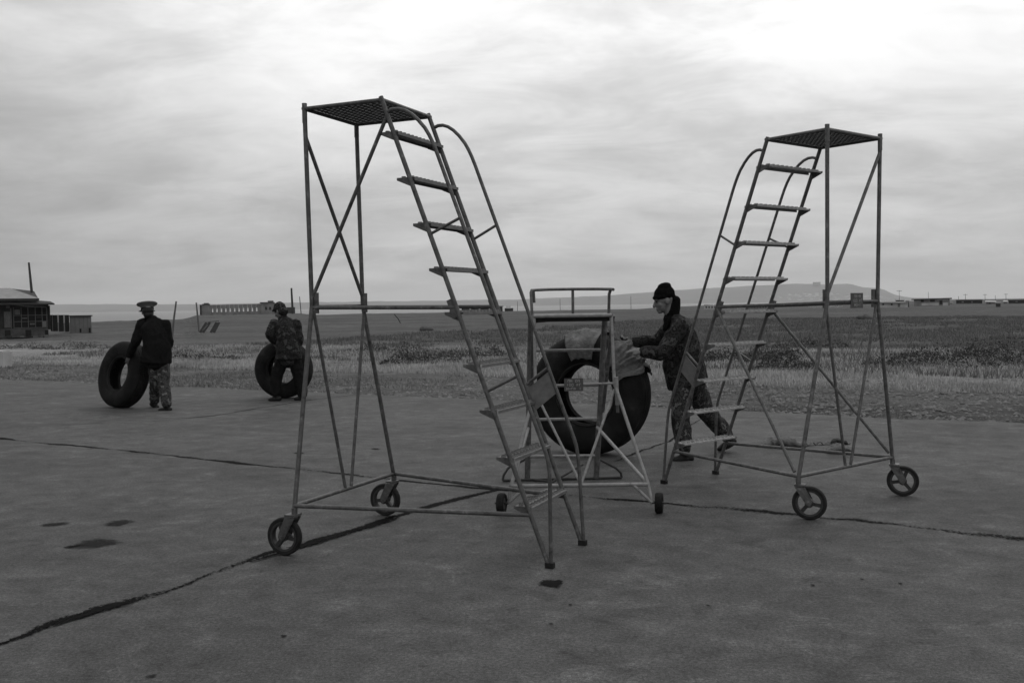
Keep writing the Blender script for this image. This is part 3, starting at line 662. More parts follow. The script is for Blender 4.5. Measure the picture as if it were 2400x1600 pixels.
# ------------------------------------------------------------ aircraft tyres
def tyre(name, label, contact, D, Wd, hole, yaw, lean, grooves=4):
    'a bare treaded tyre standing on its tread; yaw turns its near face from the camera to the left'
    r_ = D/2; h = hole/2; nrm = Vector((-math.sin(yaw), -math.cos(yaw), 0)); fwd = Vector((math.cos(yaw), -math.sin(yaw), 0))
    up = (Vector((0, 0, 1))+fwd*math.tan(-lean)*0).normalized()
    root = empty(name, contact); tag(root, label, 'tyre', 'bare tyres being rolled')
    # lean about the heading so that the top tips over
    M = Matrix.Rotation(lean, 3, fwd); ax = M @ nrm; c = M @ Vector((0, 0, r_))
    prof = []; hw = Wd/2
    out = [(h, -.62*hw), (h+.018, -.70*hw), (h+.03, -.66*hw), (h+(r_-h)*.22, -.86*hw), (h+(r_-h)*.5, -1.0*hw), (h+(r_-h)*.74, -.95*hw), (h+(r_-h)*.88, -.80*hw), (r_*.985, -.60*hw)]
    tread = []
    for k in range(grooves+1):
        a = -.56+1.12*k/(grooves+1); b = -.56+1.12*(k+1)/(grooves+1); rr = lambda q: r_*(1-.035*q*q)
        tread += [(rr(a), (a+.02)*hw), (rr(b), (b-.045)*hw)]
        if k < grooves: tread += [(rr(b)-.014, (b-.035)*hw), (rr(b)-.014, (b+.01)*hw)]
    inner = [(h+.02, .45*hw), (h+(r_-h)*.4, .80*hw), (h+(r_-h)*.75, .60*hw), (h+(r_-h)*.84, 0), (h+(r_-h)*.75, -.60*hw), (h+(r_-h)*.4, -.80*hw), (h+.02, -.45*hw)]
    prof = out+tread+[(a, -b) for a, b in reversed(out)]+inner
    mb = MB(); mb.lathe(prof, c, ax, 72); mb.build('carcass', RUB, root, 'auto')
    mb = MB(); mb.lathe([(h-.001, .52*hw), (h+.016, .715*hw), (h+.028, .70*hw), (h+.01, .50*hw)], c, ax, 64); mb.build('bead', RUB2, root, 'auto')
    return root, c+Vector(contact), ax, r_
T3 = tyre('tyre', 'large black tyre with a canvas wrap, pushed by the man in a knit cap', (.80, 9.80, 0), 1.25, .42, .60, R(27), 0.0)
tyre('tyre', 'black tyre tipped over to the left, steered by the man in a peaked cap', (-6.31, 15.16, 0), 1.07, .34, .52, R(36), R(-13))
tyre('tyre', 'black tyre standing upright behind the legs of the stooping man', (-3.95, 16.42, 0), 1.0, .34, .50, R(10), 0.0)
# canvas laid over the big tyre
def wrap(label, a0, a1, rr, seed, w0=-1.0, w1=1.0, ragged=.06, lump=1.0):
    c, ax, r_ = T3[1], T3[2], T3[3]; fw = Vector((math.cos(R(27)), -math.sin(R(27)), 0)); hw = .21; mb = MB(); vs = []; nu, nv = 40, 30
    th_ = .008
    def sect(q):
        # arc length q in -1..1 across the tread and down both side walls
        s_ = abs(q); sg = 1 if q >= 0 else -1
        if s_ < .45: return (r_+.012-.02*(s_/.45)**2, sg*s_/.45*hw*.62)
        t = (s_-.45)/.55; return (r_-.01-(r_-.30)*.88*t, sg*(hw*.62+hw*.45*math.sin(min(1, t*2.2)*math.pi/2)-hw*.3*max(0, t-.6)))
    for lay in (0, 1):
        for i in range(nu+1):
            for j in range(nv+1):
                q = w0+(w1-w0)*j/nv; e = ragged*noise.noise(Vector((q*2.2+seed, 0, 1)))
                a = (a0-e)+(a1-a0+2*e)*i/nu
                rad, al = sect(q); p = Vector((a*7, q*3.5, seed)); k = .022*noise.noise(p)+.014*noise.noise(p*2.6)+.009*abs(noise.noise(p*5))
                k *= lump; k += lump*.010*math.sin(a*95+6*q+9*noise.noise(p*.5))*max(0, noise.noise(p*.45)+.25)+lump*.012*(1-2*abs(noise.noise(p*3.4))); rad += max(0, k+.018) + (th_ if lay else 0.003); al *= 1.03+ .08*abs(noise.noise(p*1.7))
                if lay == 0: al *= .985
                vs.append(c+(fw*math.cos(a)+Vector((0, 0, 1))*math.sin(a))*rad+ax*al - T3[0].location)
    m = nv+1; b = (nu+1)*m; fs = []
    for i in range(nu):
        for j in range(nv):
            f = (i*m+j, (i+1)*m+j, (i+1)*m+j+1, i*m+j+1); fs.append(f); fs.append(tuple(b+k for k in reversed(f)))
    for i in range(nu): fs += [(i*m, b+i*m, b+(i+1)*m, (i+1)*m), (i*m+nv, (i+1)*m+nv, b+(i+1)*m+nv, b+i*m+nv)]
    for j in range(nv): fs += [(j, j+1, b+j+1, b+j), (nu*m+j, b+nu*m+j, b+nu*m+j+1, nu*m+j+1)]
    mb.add(vs, fs); o = mb.build('canvas_cover', CANVAS, None, True); o.location = T3[0].location
    return tag(o, label, 'canvas cover', 'canvas pieces draped on the large tyre')
wrap('dusty canvas band wrapped over the top of the large tyre', R(74), R(109), 0, 2.2, -.92, .97, .02, .6)
wrap('crumpled pale canvas bunched on the tyre under the gloved hands', R(23), R(58), 0, 6.4, -.80, .90, .17, 1.5)

# ------------------------------------------------------------ people
def frame(fwd, up):
    f = Vector(fwd).normalized(); u = Vector(up); l = u.cross(f).normalized(); u = f.cross(l); return Matrix((f, l, u)).transposed()
def head(mb, c, M):
    e = lambda p, r_: mb.ell(c+M @ Vector(p), r_, M)
    e((-.012, 0, .025), (.098, .077, .105)); e((.030, 0, -.045), (.064, .058, .072)); e((.066, 0, -.098), (.026, .028, .022)); e((.0, 0, -.03), (.07, .066, .07))
    e((.082, 0, .028), (.018, .05, .014)); e((.090, 0, -.068), (.014, .026, .010)); e((.087, 0, -.080), (.013, .022, .009))
    for s in (-1, 1): e((.062, s*.036, -.030), (.026, .022, .024)); e((-.008, s*.079, -.012), (.022, .012, .033))
    mb.limb([c+M @ Vector((.088, 0, .018)), c+M @ Vector((.104, 0, -.014)), c+M @ Vector((.114, 0, -.036))], [.010, .013, .017])
def eyes(parent, c, M, org):
    for s in (-1, 1):
        m_ = MB(); m_.ell(c+M @ Vector((.088, s*.031, .004)), (.008, .010, .006), M, 10, 6); m_.build('eye', BOOT, parent, True, org)
def hand(mb, wrist, d, n, left, curl=.9, fat=1.0):
    'palm, four unequal curled fingers and a thumb from the side of the palm; d along the hand, n out of the palm'
    d = Vector(d).normalized(); n = Vector(n); n = (n-d*n.dot(d)).normalized(); s = d.cross(n)*(1 if left else -1)
    w_ = Vector(wrist); k = w_+d*.092
    mb.limb([w_, w_+d*.045, k], [(.026*fat, .020*fat), (.040*fat, .018*fat), (.042*fat, .015*fat)], side=s)
    for i, (off, ln) in enumerate(((-.032, .062), (-.011, .074), (.011, .080), (.032, .071))):
        p = k+s*off-d*.008*abs(i-2); a = 0.0; pts = [p]; dd = Vector(d)
        for seg, fr in enumerate((.45, .32, .23)):
            a += curl*(.28, .42, .36)[seg]; q = d*math.cos(a)+n*math.sin(a)+s*off*.8; pts.append(pts[-1]+q.normalized()*ln*fr*1.15)
        mb.limb(pts, [.0105*fat, .010*fat, .009*fat, .0075*fat], side=s, n=8, sub=2)
    b = w_+d*.028+s*.030; mb.limb([b, b+s*.022+d*.026+n*.012, b+s*.026+d*.056+n*.022*curl], [.014*fat, .012*fat, .009*fat], side=d, n=8, sub=2)
def boot(mb, ankle, heel, toe, shaft_top, side):
    mb.limb([shaft_top, ankle], [.062, .056], side=side)
    hv = Vector(heel); tv_ = Vector(toe); mb.limb([ankle-Vector((0, 0, .02)), hv.lerp(tv_, .3)+Vector((0, 0, .03))], [.052, .048], side=side)
    mb.limb([hv, hv.lerp(tv_, .45), hv.lerp(tv_, .8), tv_], [(.040, .040), (.046, .046), (.049, .036), (.040, .026)], side=side)
def person(label, org, J, fwd, coat, trousers, hatf, collar=None, gloves=None):
    'J: joints in world space. body skin first, clothes as children over it'
    root = empty('person', org); tag(root, label, 'person')
    side = Vector((0, 0, 1)).cross(Vector(fwd)).normalized()
    M = frame(J['face'], J['hup'])
    b = MB(); head(b, J['head'], M)
    b.limb([J['head']-M @ Vector((.02, 0, .03)), J['neck']], [.055, .062], side=side)
    sp = J['spine']; b.limb(sp, [(a*.80, c*.80) for a, c in J['sr']], side=side)
    for s in ('L', 'R'):
        sh_, el, wr = J['arm'+s]; b.limb([sh_, el, wr], [.055, .043, .030], side=side)
        hd, hn = J['hand'+s]; hand(b, wr, hd, hn, s == 'L', J.get('curl', .8))
        hp, kn, an = J['leg'+s]; b.limb([hp, kn, an], [.085, .058, .042], side=side)
    body = fuse(b, 'body', SKIN, root, org, .006, 2)
    eyes(root, J['head'], M, org)
    c = MB(); c.limb(sp, J['sr'], side=side, n=20)
    for s in ('L', 'R'):
        sh_, el, wr = J['arm'+s]; ar = J.get('ar', (.085, .068, .052)); d = (wr-el).normalized()
        c.limb([sh_, sh_.lerp(el, .5), el, el.lerp(wr, .5), wr-d*.01], [ar[0], ar[0]*.92, ar[1], ar[1]*.9, ar[2]], side=side)
    # collar
    if J.get('hem'): c.limb(J['hem'], J['hemr'], side=side, n=20, flat=True)
    fuse(c, 'jacket', coat, root, org, .010, 2, .018, 8.0, org[0])
    t = MB(); lr = J.get('lr', (.105, .085, .068))
    for s in ('L', 'R'):
        hp, kn, an = J['leg'+s]; t.limb([hp, hp.lerp(kn, .5), kn, kn.lerp(an, .5), an+(kn-an)*.06], [lr[0], lr[0]*.95, lr[1], lr[1]*.96, lr[2]], side=side)
    t.limb([J['legL'][0]+Vector((0, 0, .03)), J['legR'][0]+Vector((0, 0, .03))], [.10, .10], side=(0, 0, 1))
    fuse(t, 'trousers', trousers, root, org, .010, 2, .016, 9.0, org[1])
    for s in ('L', 'R'):
        hp, kn, an = J['leg'+s]; hl, to = J['foot'+s]; m_ = MB(); boot(m_, an, hl, to, an+(kn-an)*.30, side); fuse(m_, 'boot', BOOT, root, org, .009, 3, .002, 14)
    if collar: m_ = MB(); collar(m_); fuse(m_, 'collar', BLACK, root, org, .009, 3, .006, 12)
    hatf(root, J['head'], M, org)
    for s in (gloves or ''):
        m_ = MB(); hd, hn = J['hand'+s]; wr = J['arm'+s][2]; hand(m_, wr+Vector(hd).normalized()*.004, hd, hn, s == 'L', J.get('curl', .8), 1.32); m_.limb([wr-Vector(hd).normalized()*.035, wr], [.043, .040], side=side); fuse(m_, 'glove', GLOVE, root, org, .006, 2, .002, 20)
    return root
def beanie(root, c, M, org):
    m_ = MB(); e = lambda p, r_: m_.ell(c+M @ Vector(p), r_, M, 20, 12)
    e((-.014, 0, .062), (.106, .087, .090)); e((-.028, 0, .135), (.070, .064, .040)); e((.0, 0, .045), (.112, .090, .036)); e((-.088, 0, -.01), (.042, .066, .06))
    fuse(m_, 'knit_cap', BLACK, root, org, .007, 2, .004, 26)
def peaked(root, c, M, org):
    m_ = MB(); q = lambda p: c+M @ Vector(p)
    m_.lathe([(.001, .150), (.10, .152), (.148, .140), (.156, .126), (.146, .112), (.100, .088), (.094, .055), (.094, .045), (.001, .045)], c+M @ Vector((-.002, 0, 0)), M @ Vector((.06, 0, 1)), 36, closed=False)
    m_.build('peaked_cap', CAPM, root, True, org)
    m_ = MB(); m_.lathe([(.085, .05), (.150, .030), (.150, .026), (.085, .044)], c, M @ Vector((0, 0, 1)), 20, R(-58), R(58), ref=M @ Vector((1, 0, 0))); m_.build('cap_visor', BOOT, root, True, org)
    m_ = MB(); m_.lathe([(.091, .03), (.0965, .04), (.0965, .062), (.091, .066)], c+M @ Vector((-.002, 0, 0)), M @ Vector((.06, 0, 1)), 30); m_.build('cap_band', DARKCL, root, True, org)
    m_ = MB(); m_.ell(c+M @ Vector((-.028, 0, .015)), (.090, .088, .080), M); m_.ell(c+M @ Vector((-.045, 0, -.05)), (.062, .074, .06), M); fuse(m_, 'hair', BOOT, root, org, .008, 2)
def hood(root, c, M, org):
    m_ = MB(); e = lambda p, r_: m_.ell(c+M @ Vector(p), r_, M, 20, 12)
    e((-.018, 0, .045), (.112, .092, .092)); e((-.05, 0, -.03), (.085, .092, .09)); e((.045, 0, .055), (.09, .075, .022)); e((-.02, 0, .115), (.075, .065, .03))
    fuse(m_, 'camo_cap', CAMO, root, org, .008, 2, .006, 18)

# man in the knit cap, leaning into the big tyre
J = dict(head=at(1557, 704, 9.5), face=(-1, -.10, -.20), hup=(-.15, 0, 1), neck=at(1573, 742, 9.5),
         spine=[at(1613, 890, 9.52), at(1604, 850, 9.52), at(1596, 805, 9.51), at(1592, 770, 9.5), at(1582, 750, 9.5)], sr=[(.200, .175), (.205, .190), (.215, .175), (.205, .135), (.11, .075)],
         hem=[at(1600, 845, 9.52), at(1607, 878, 9.52), at(1613, 902, 9.52)], hemr=[(.21, .20), (.22, .205), (.225, .20)],
         armL=(at(1596, 764, 9.30), at(1551, 827, 9.20), at(1509, 824, 9.30)), armR=(at(1582, 760, 9.70), at(1540, 798, 9.80), at(1489, 801, 9.74)),
         handL=((-.90, .30, .12), (-.15, .35, -.9)), handR=((-.9, .05, -.12), (-.2, -.1, -.95)), curl=.75,
         legL=(at(1604, 895, 9.42), at(1594, 968, 9.36), at(1604, 1050, 9.30)), legR=(at(1624, 893, 9.62), at(1654, 962, 9.72), at(1706, 1022, 9.80)),
         footL=(at(1618, 1073, 9.30), at(1576, 1077, 9.30)), footR=(at(1718, 1034, 9.80), at(1686, 1052, 9.80)), ar=(.082, .066, .056), lr=(.108, .092, .074))
p0 = gnd(1610, 1080); ORG3 = Vector((p0.x, p0.y, 0))
def collar3(m_): m_.limb([at(1583, 706, 9.5), at(1577, 727, 9.5), at(1573, 750, 9.5)], [.056, .070, .080], side=(0, 1, 0)); m_.limb([at(1566, 750, 9.45), at(1558, 772, 9.42)], [.04, .022], side=(0, 1, 0))
person('man in a black knit cap and camouflage jacket pushing the large canvas-wrapped tyre', ORG3, J, (-1, 0, 0), CAMO, CAMO2, beanie, collar3, 'L')
# officer in the peaked cap, seen from behind
Yb = 14.9
J = dict(head=at(346, 731, Yb), face=(-.45, .85, -.18), hup=(-.05, 0.05, 1), neck=at(354, 750, Yb),
         spine=[at(370, 845, Yb), at(370, 818, Yb), at(366, 785, Yb), at(361, 762, Yb), at(357, 750, Yb)], sr=[(.205, .17), (.20, .165), (.225, .155), (.215, .115), (.10, .08)],
         hem=[at(369, 805, Yb), at(367, 830, Yb), at(366, 849, Yb)], hemr=[(.215, .175), (.235, .185), (.24, .19)],
         armL=(at(334, 757, Yb), at(318, 800, Yb-.05), at(303, 832, Yb+.05)), armR=(at(387, 760, Yb+.05), at(395, 805, Yb+.10), at(372, 830, Yb+.36)),
         handL=((-.25, .15, -.95), (-.5, .8, 0)), handR=((-.8, .5, -.2), (0, .2, -1)), curl=.8,
         legL=(at(362, 845, Yb+.02), at(364, 893, Yb+.02), at(362, 940, Yb+.25)), legR=(at(382, 845, Yb+.05), at(384, 897, Yb-.08), at(391, 948, Yb-.25)),
         footL=(at(356, 946, Yb+.30), at(368, 953, Yb+.20)), footR=(at(398, 959, Yb-.25), at(374, 961, Yb-.20)), ar=(.085, .072, .058), lr=(.105, .086, .074))
p0 = gnd(385, 960); ORG1 = Vector((p0.x, p0.y, 0))
def collar1(m_): m_.limb([at(349, 742, Yb), at(357, 752, Yb)], [.070, .085], side=(1, 0, 0))
person('man in a peaked cap and long dark coat steering the leftmost tyre, seen from behind', ORG1, J, (-.75, .66, 0), DARKCL, CAMO2, peaked, collar1)
# stooping man in camouflage in front of the upright tyre
Ym = 16.0
J = dict(head=at(656, 728, Ym), face=(-.80, .35, -.45), hup=(-.35, .1, 1), neck=at(664, 747, Ym),
         spine=[at(676, 838, Ym), at(677, 812, Ym), at(674, 782, Ym), at(668, 758, Ym), at(664, 748, Ym)], sr=[(.20, .18), (.20, .17), (.225, .17), (.205, .12), (.10, .08)],
         hem=[at(676, 805, Ym), at(677, 828, Ym), at(677, 840, Ym)], hemr=[(.225, .19), (.235, .20), (.235, .20)],
         armL=(at(642, 760, Ym-.05), at(633, 783, Ym-.12), at(643, 800, Ym-.02)), armR=(at(694, 760, Ym+.05), at(701, 795, Ym+.05), at(692, 822, Ym+.20)),
         handL=((.15, .5, -.8), (.4, .8, .1)), handR=((-.3, .7, -.5), (0, .5, -1)), curl=.9,
         legL=(at(662, 835, Ym), at(648, 884, Ym-.05), at(645, 922, Ym-.10)), legR=(at(688, 835, Ym+.03), at(702, 886, Ym), at(709, 924, Ym-.05)),
         footL=(at(655, 934, Ym-.10), at(632, 936, Ym-.10)), footR=(at(712, 932, Ym-.02), at(692, 935, Ym-.05)), ar=(.088, .076, .062), lr=(.112, .094, .084))
p0 = gnd(675, 937); ORG2 = Vector((p0.x, p0.y, 0))
person('man in a camouflage cap and jacket stooping over the upright tyre behind a stand post', ORG2, J, (-.9, .35, 0), CAMO, DARKCL, hood)

# ------------------------------------------------------------ straps and cloth lying behind the right-hand stand
def straps():
    root = empty('strap_bundle', (3.0, 10.1, 0)); tag(root, 'crumpled canvas straps and pale cloth lying on the concrete behind the right stand', 'canvas straps'); o = Vector((3.0, 10.1, 0))
    m_ = MB(); a = gnd(1785, 1047); b = gnd(1885, 1046)
    m_.limb([a, a.lerp(b, .25)+Vector((0, .04, .045)), a.lerp(b, .6)+Vector((0, 0, .05)), b+Vector((0, 0, .02))], [(.04, .02), (.12, .05), (.10, .055), (.05, .02)], side=(0, 1, 0)); fuse(m_, 'canvas_bundle', CANVAS, root, o, .010, 2, .018, 10)
    m_ = MB(); vs = []; p, q = gnd(1880, 1044), gnd(1992, 1040); k = 60
    for i in range(k+1):
        t = i/k; c = p.lerp(q, t); z = .012+.035*abs(noise.noise(Vector((t*7, 2, 0))))+.010*math.sin(t*38); y = .05*noise.noise(Vector((t*5, 9, 0)))
        for e in (-1, 1):
            for f in (0, .005): vs.append(c+Vector((0, y+e*.03, z+f))-o)
    m_.add(vs, [f for i in range(k) for f in ((4*i, 4*i+4, 4*i+6, 4*i+2), (4*i+1, 4*i+3, 4*i+7, 4*i+5), (4*i, 4*i+1, 4*i+5, 4*i+4), (4*i+2, 4*i+6, 4*i+7, 4*i+3))]); m_.build('strap', CANVAS, root, True)
    m_ = MB(); c = gnd(1968, 1062); m_.limb([c-Vector((.10, 0, -.02)), c+Vector((0, .05, .05)), c+Vector((.12, -.02, .02))], [(.05, .02), (.12, .04), (.06, .02)], side=(0, 1, 0)); fuse(m_, 'cloth', CANVAS, root, o, .010, 2, .020, 12)
    m_ = MB(); c = gnd(1963, 1042); m_.limb([c-Vector((.06, 0, -.02)), c+Vector((0, .03, .045)), c+Vector((.10, 0, .02))], [(.02, .012), (.05, .018), (.02, .012)], side=(0, 1, 0)); fuse(m_, 'buckle_pad', WOODD, root, o, .009, 2, .018, 14)
straps()

# ------------------------------------------------------------ far buildings, poles and debris
def hz(px): return float(np.interp(px, [0, 2400], [732.2, 697.4]))
class Face:
    'an upright plane at distance Y square to the line of sight: parts given in photo pixels get their real size on it'
    def __init__(s, Y, x0):
        s.Y = Y; s.o = at(x0, hz(x0), Y); s.o.z = 0; s.az = math.atan2(s.o.x, s.o.y)
        s.n = Vector((math.sin(s.az), math.cos(s.az), 0)); s.e = Vector((math.cos(s.az), -math.sin(s.az), 0)); s.M = Matrix.Rotation(-s.az, 3, 'Z')
    def pt(s, px, py, d=0.0):
        r = at(px, py, 1.0)-Vector((0, 0, CH)); return Vector((0, 0, CH))+r*((s.o.dot(s.n)+d)/r.dot(s.n))-s.o
    def box(s, mb, x0, x1, y0, y1, d0=0.0, dep=1.0):
        a = s.pt((x0+x1)/2, y1); b = s.pt((x0+x1)/2, y0); u0 = s.pt(x0, y1).dot(s.e); u1 = s.pt(x1, y1).dot(s.e)
        mb.box(s.e*(u0+u1)/2+s.n*(d0+dep/2)+Vector((0, 0, (a.z+b.z)/2)), (u1-u0, dep, b.z-a.z), s.M)
def shed():
    F = Face(60.0, 60); root = empty('shed', F.o); tag(root, 'dark derelict timber shed with a glazed lattice front and sheet roof at the left edge', 'shed')
    B = lambda name, m, boxes, par=root: (lambda mb: ([F.box(mb, *b) for b in boxes], mb.build(name, m, par))[1])(MB())
    B('wall', WOODD, [(-90, 116, 714, 772, .3, 6.0)])
    B('foundation', RUBBLE, [(-90, 112, 771, 792, .1, 6.3)])
    for k, (a, b) in enumerate(((12, 25), (60, 74), (106, 114))): B('vent', DARKIN, [(a, b, 773, 788, .05, .2)])
    B('window', DARKIN, [(34, 110, 722, 767, .2, .2)])
    bars = [(x, x+1.6, 720, 768, .08, .14) for x in (32, 50, 66, 83, 99, 110)]+[(32, 112, y, y+1.3, .10, .10) for y in (752.5, 767, 738)]
    B('window_frame', WOODL, bars)
    B('door', WOODL, [(10, 25, 730, 768, .15, .2)]); B('post', WOODL, [(25.5, 28, 722, 770, .1, .15)])
    B('torn_board', WOODL, [(34, 47, 725, 737, .03, .05)])
    for x0, x1, y0, y1 in ((-8, 9, 726, 733), (2, 8, 742, 768), (14, 23, 716, 722), (70, 82, 757, 761), (86, 98, 741, 745), (100, 109, 753, 766), (52, 64, 744, 747)): B('torn_board', random.choice((WOODL, WOODD, PLASTER)), [(x0, x1, y0, y1, random.uniform(0, .06), .04)])
    for k in range(7): x = random.uniform(-5, 108); B('plank', random.choice((WOODL, WOODD)), [(x, x+random.uniform(4, 14), 780+random.uniform(0, 8), 782+random.uniform(7, 9), -.5-random.random(), .3)]); B('corner_post', WOODD, [(112, 119, 716, 772, .2, .4)])
    # roofs
    P = F.pt
    mb = MB(); fr = [P(-95, 703, -.5), P(92, 699, -.5), P(45, 683, 3.0), P(24, 675, 4.2), P(-95, 676, 4.2)]; th_ = Vector((0, 0, -.12))
    n = len(fr); mb.add(fr+[p+th_ for p in fr], [tuple(range(n)), tuple(range(2*n-1, n-1, -1))]+[(i, n+i, n+(i+1) % n, (i+1) % n) for i in range(n)]); rf = mb.build('roof', ROOFM, root)
    mb = MB(); mb.add([P(81, 697, 4.3), P(90, 699.5, -.3), P(45, 683.5, 2.9), P(26, 676, 4.1), P(80, 682, 4.3)], [(0, 1, 2, 3, 4)]); mb.build('gable', WOODD, rf)
    mb = MB(); F.box(mb, -95, 91, 700, 706, -.55, .3); mb.build('fascia', WOODD, rf)
    mb = MB(); fr = [P(-95, 712, -.6), P(128, 711, -.8), P(118, 706, .5), P(90, 704, .6), P(-95, 704, .6)]
    mb.add(fr+[p+Vector((0, 0, -.08)) for p in fr], [tuple(range(n)), tuple(range(2*n-1, n-1, -1))]+[(i, n+i, n+(i+1) % n, (i+1) % n) for i in range(n)]); mb.build('porch_roof', WOODD, root)
    mb = MB(); fr = [P(5, 712, -.5), P(40, 716, -.5), P(60, 719, -.5), P(108, 720, -.5), P(108, 718.5, -.5), P(60, 716, -.5), P(35, 711, -.5)]
    n = len(fr); mb.add(fr+[p+Vector((0, .05, 0)) for p in fr], [tuple(range(n)), tuple(range(2*n-1, n-1, -1))]+[(i, n+i, n+(i+1) % n, (i+1) % n) for i in range(n)]); mb.build('eave_board', WOODL, root)
    mb = MB(); mb.path([P(76, 696, 3), P(74, 680, 3), P(67.5, 615, 3)], [.085, .085, .062], 10); mb.build('chimney', IRON, root)
    # low outbuilding walls to the right
    F2 = Face(66.0, 140); r2 = empty('panel_fence', F2.o); tag(r2, 'short run of dark tall fence panels joined to the derelict shed', 'fence')
    for a, b in ((119, 123), (124.5, 136), (138.5, 150), (152.5, 163)):
        mb = MB(); F2.box(mb, a, b, 738, 776+.04*(a-119), 0, .05); mb.build('panel', DARKIN, r2)
    for a in (123, 136.6, 150.6): mb = MB(); F2.box(mb, a, a+1.5, 737, 777, -.03, .1); mb.build('post', WOODL, r2)
    F3 = Face(68.0, 190); r3 = empty('outbuilding', F3.o); tag(r3, 'low pale weathered outbuilding with a flat roof right of the dark fence panels', 'outbuilding')
    mb = MB(); F3.box(mb, 164, 215, 741, 782, 0, 3.0); mb.build('wall', PLASTER, r3)
    mb = MB(); F3.box(mb, 162, 217, 739, 741, -.15, 3.3); mb.build('roof', WOODD, r3)
    mb = MB()
    for x in (176, 186, 196, 205): F3.box(mb, x, x+1, 742, 778, -.03, .05)
    mb.build('batten', WOODL, r3)
    for x0, x1, y0 in ((187, 191, 770), (208, 213, 768)): mb = MB(); F3.box(mb, x0, x1, y0, 779, -.04, .1); mb.build('opening', DARKIN, r3)
shed()
def ruin():
    F = Face(270.0, 575); root = empty('ruined_building', F.o); tag(root, 'long roofless ruined building with a row of empty windows on the skyline', 'building')
    def wall(x0, x1, ytl, ytr, yb, ops, m, d0=0.0, dep=.6):
        mb = MB(); xs = [x0]
        for (a, b, c, d) in ops: F.box(mb, xs[-1], a, ytl+(ytr-ytl)*((xs[-1]+a)/2-x0)/(x1-x0), yb, d0, dep); F.box(mb, a, b, ytl+(ytr-ytl)*(a-x0)/(x1-x0), c, d0, dep); F.box(mb, a, b, d, yb, d0, dep); xs.append(b)
        F.box(mb, xs[-1], x1, ytr, yb, d0, dep); return mb.build('wall', m, root)
    wall(494, 612, 714.5, 712.0, 740, [(497+10.35*k, 500.3+10.35*k, 723.5-.25*k, 731.5-.25*k) for k in range(11)], PLASTER)
    wall(472, 494, 716, 715.5, 741, [], PLASTER, -1.0, 3.0); wall(612, 645, 710, 709, 739, [], PLASTER, -.8, 4.0)
    mb = MB(); F.box(mb, 469, 473.5, 714, 740, -1.2, 2.5); mb.build('pier', WOODD, root)
    mb = MB(); F.box(mb, 474, 492, 712, 715.5, -1.2, 3.4); F.box(mb, 478, 489, 710, 712, -1.0, 3.0); mb.build('roof', RUBBLE, root)
    mb = MB(); F.box(mb, 609, 643, 708, 710.5, -1.1, 4.6); F.box(mb, 628, 641, 704.5, 708, -.6, 3.0); mb.build('roof', RUBBLE, root)
    for a in (621, 630.5): mb = MB(); F.box(mb, a, a+5, 719, 726, -.9, .3); mb.build('window', DARKIN, root)
    mb = MB(); F.box(mb, 645, 692, 720, 737, .5, 4); mb.build('annex', WOODD, root)
    mb = MB()
    for k in range(26): x = random.uniform(466, 650); s_ = random.uniform(1, 5); F.box(mb, x, x+s_*2, 741-s_, 743, -3-random.random()*3, 1.5)
    mb.build('rubble_heap', RUBBLE, root)
ruin()
def pole(name, label, cat, base, top, Y, r_, m=WOODD, group=None, cross=0):
    a = at(*base, Y); b = at(*top, Y); o = Vector((a.x, Y, 0)); mb = MB(); mb.path([a-o-Vector((0, 0, .3)), (a+b)/2-o, b-o], [r_, r_*.9, r_*.75], 8)
    if cross: mb.beam(b-o+Vector((-cross, 0, -.3)), b-o+Vector((cross, 0, -.3)), .12, .12)
    ob = mb.build(name, m, None, 'auto'); ob.location = o; return tag(ob, label, cat, group)
pole('fence_post', 'pale leaning wooden post just right of the man in the peaked cap', 'post', (402, 790), (413, 706), 55, .065, WOODL, 'leaning posts in the field')
pole('fence_post', 'upright wooden post left of the long ruined building', 'post', (467, 778), (460, 709), 66, .07, WOODL, 'leaning posts in the field')
pole('utility_pole', 'tall dark pole standing right of the long ruined building', 'pole', (686, 735), (683, 675), 255, .32)
pole('utility_pole', 'thin faint mast right of the tall dark pole', 'pole', (706, 736), (702, 695), 250, .12)
pole('stick', 'thin dark stick leaning in the field below the bar of the left stand', 'stick', (942, 757), (924, 736), 95, .05)
for px, yt, yb, Y, lab in ((1213, 706, 728, 240, 'thin mast on the shore just left of the white step stand'), (1479, 694, 722, 260, 'thin mast on the shore left of the man in the knit cap'), (1313, 700, 728, 300, 'faint mast on the shore seen through the guard rail of the step stand'),
                           (2108, 680, 717, 330, 'tallest utility pole just right of the right stand'), (2176, 684, 708, 480, 'utility pole above the large roofed building on the right'), (2263, 689, 708, 420, 'dark utility pole right of the large roofed building'), (2247, 694, 706, 460, 'short utility pole beside the large roofed building'),
                           (2309, 689, 707, 430, 'utility pole above the long dark sheds on the right'), (2358, 688, 707, 430, 'rightmost faint utility pole on the skyline'), (2333, 692, 707, 520, 'short faint pole between two utility poles at far right')):
    pole('utility_pole', lab, 'pole', (px, yb), (px-.5, yt), Y, Y*.00022, WOODD, 'poles along the skyline', .9 if px > 2100 and Y < 450 else 0)
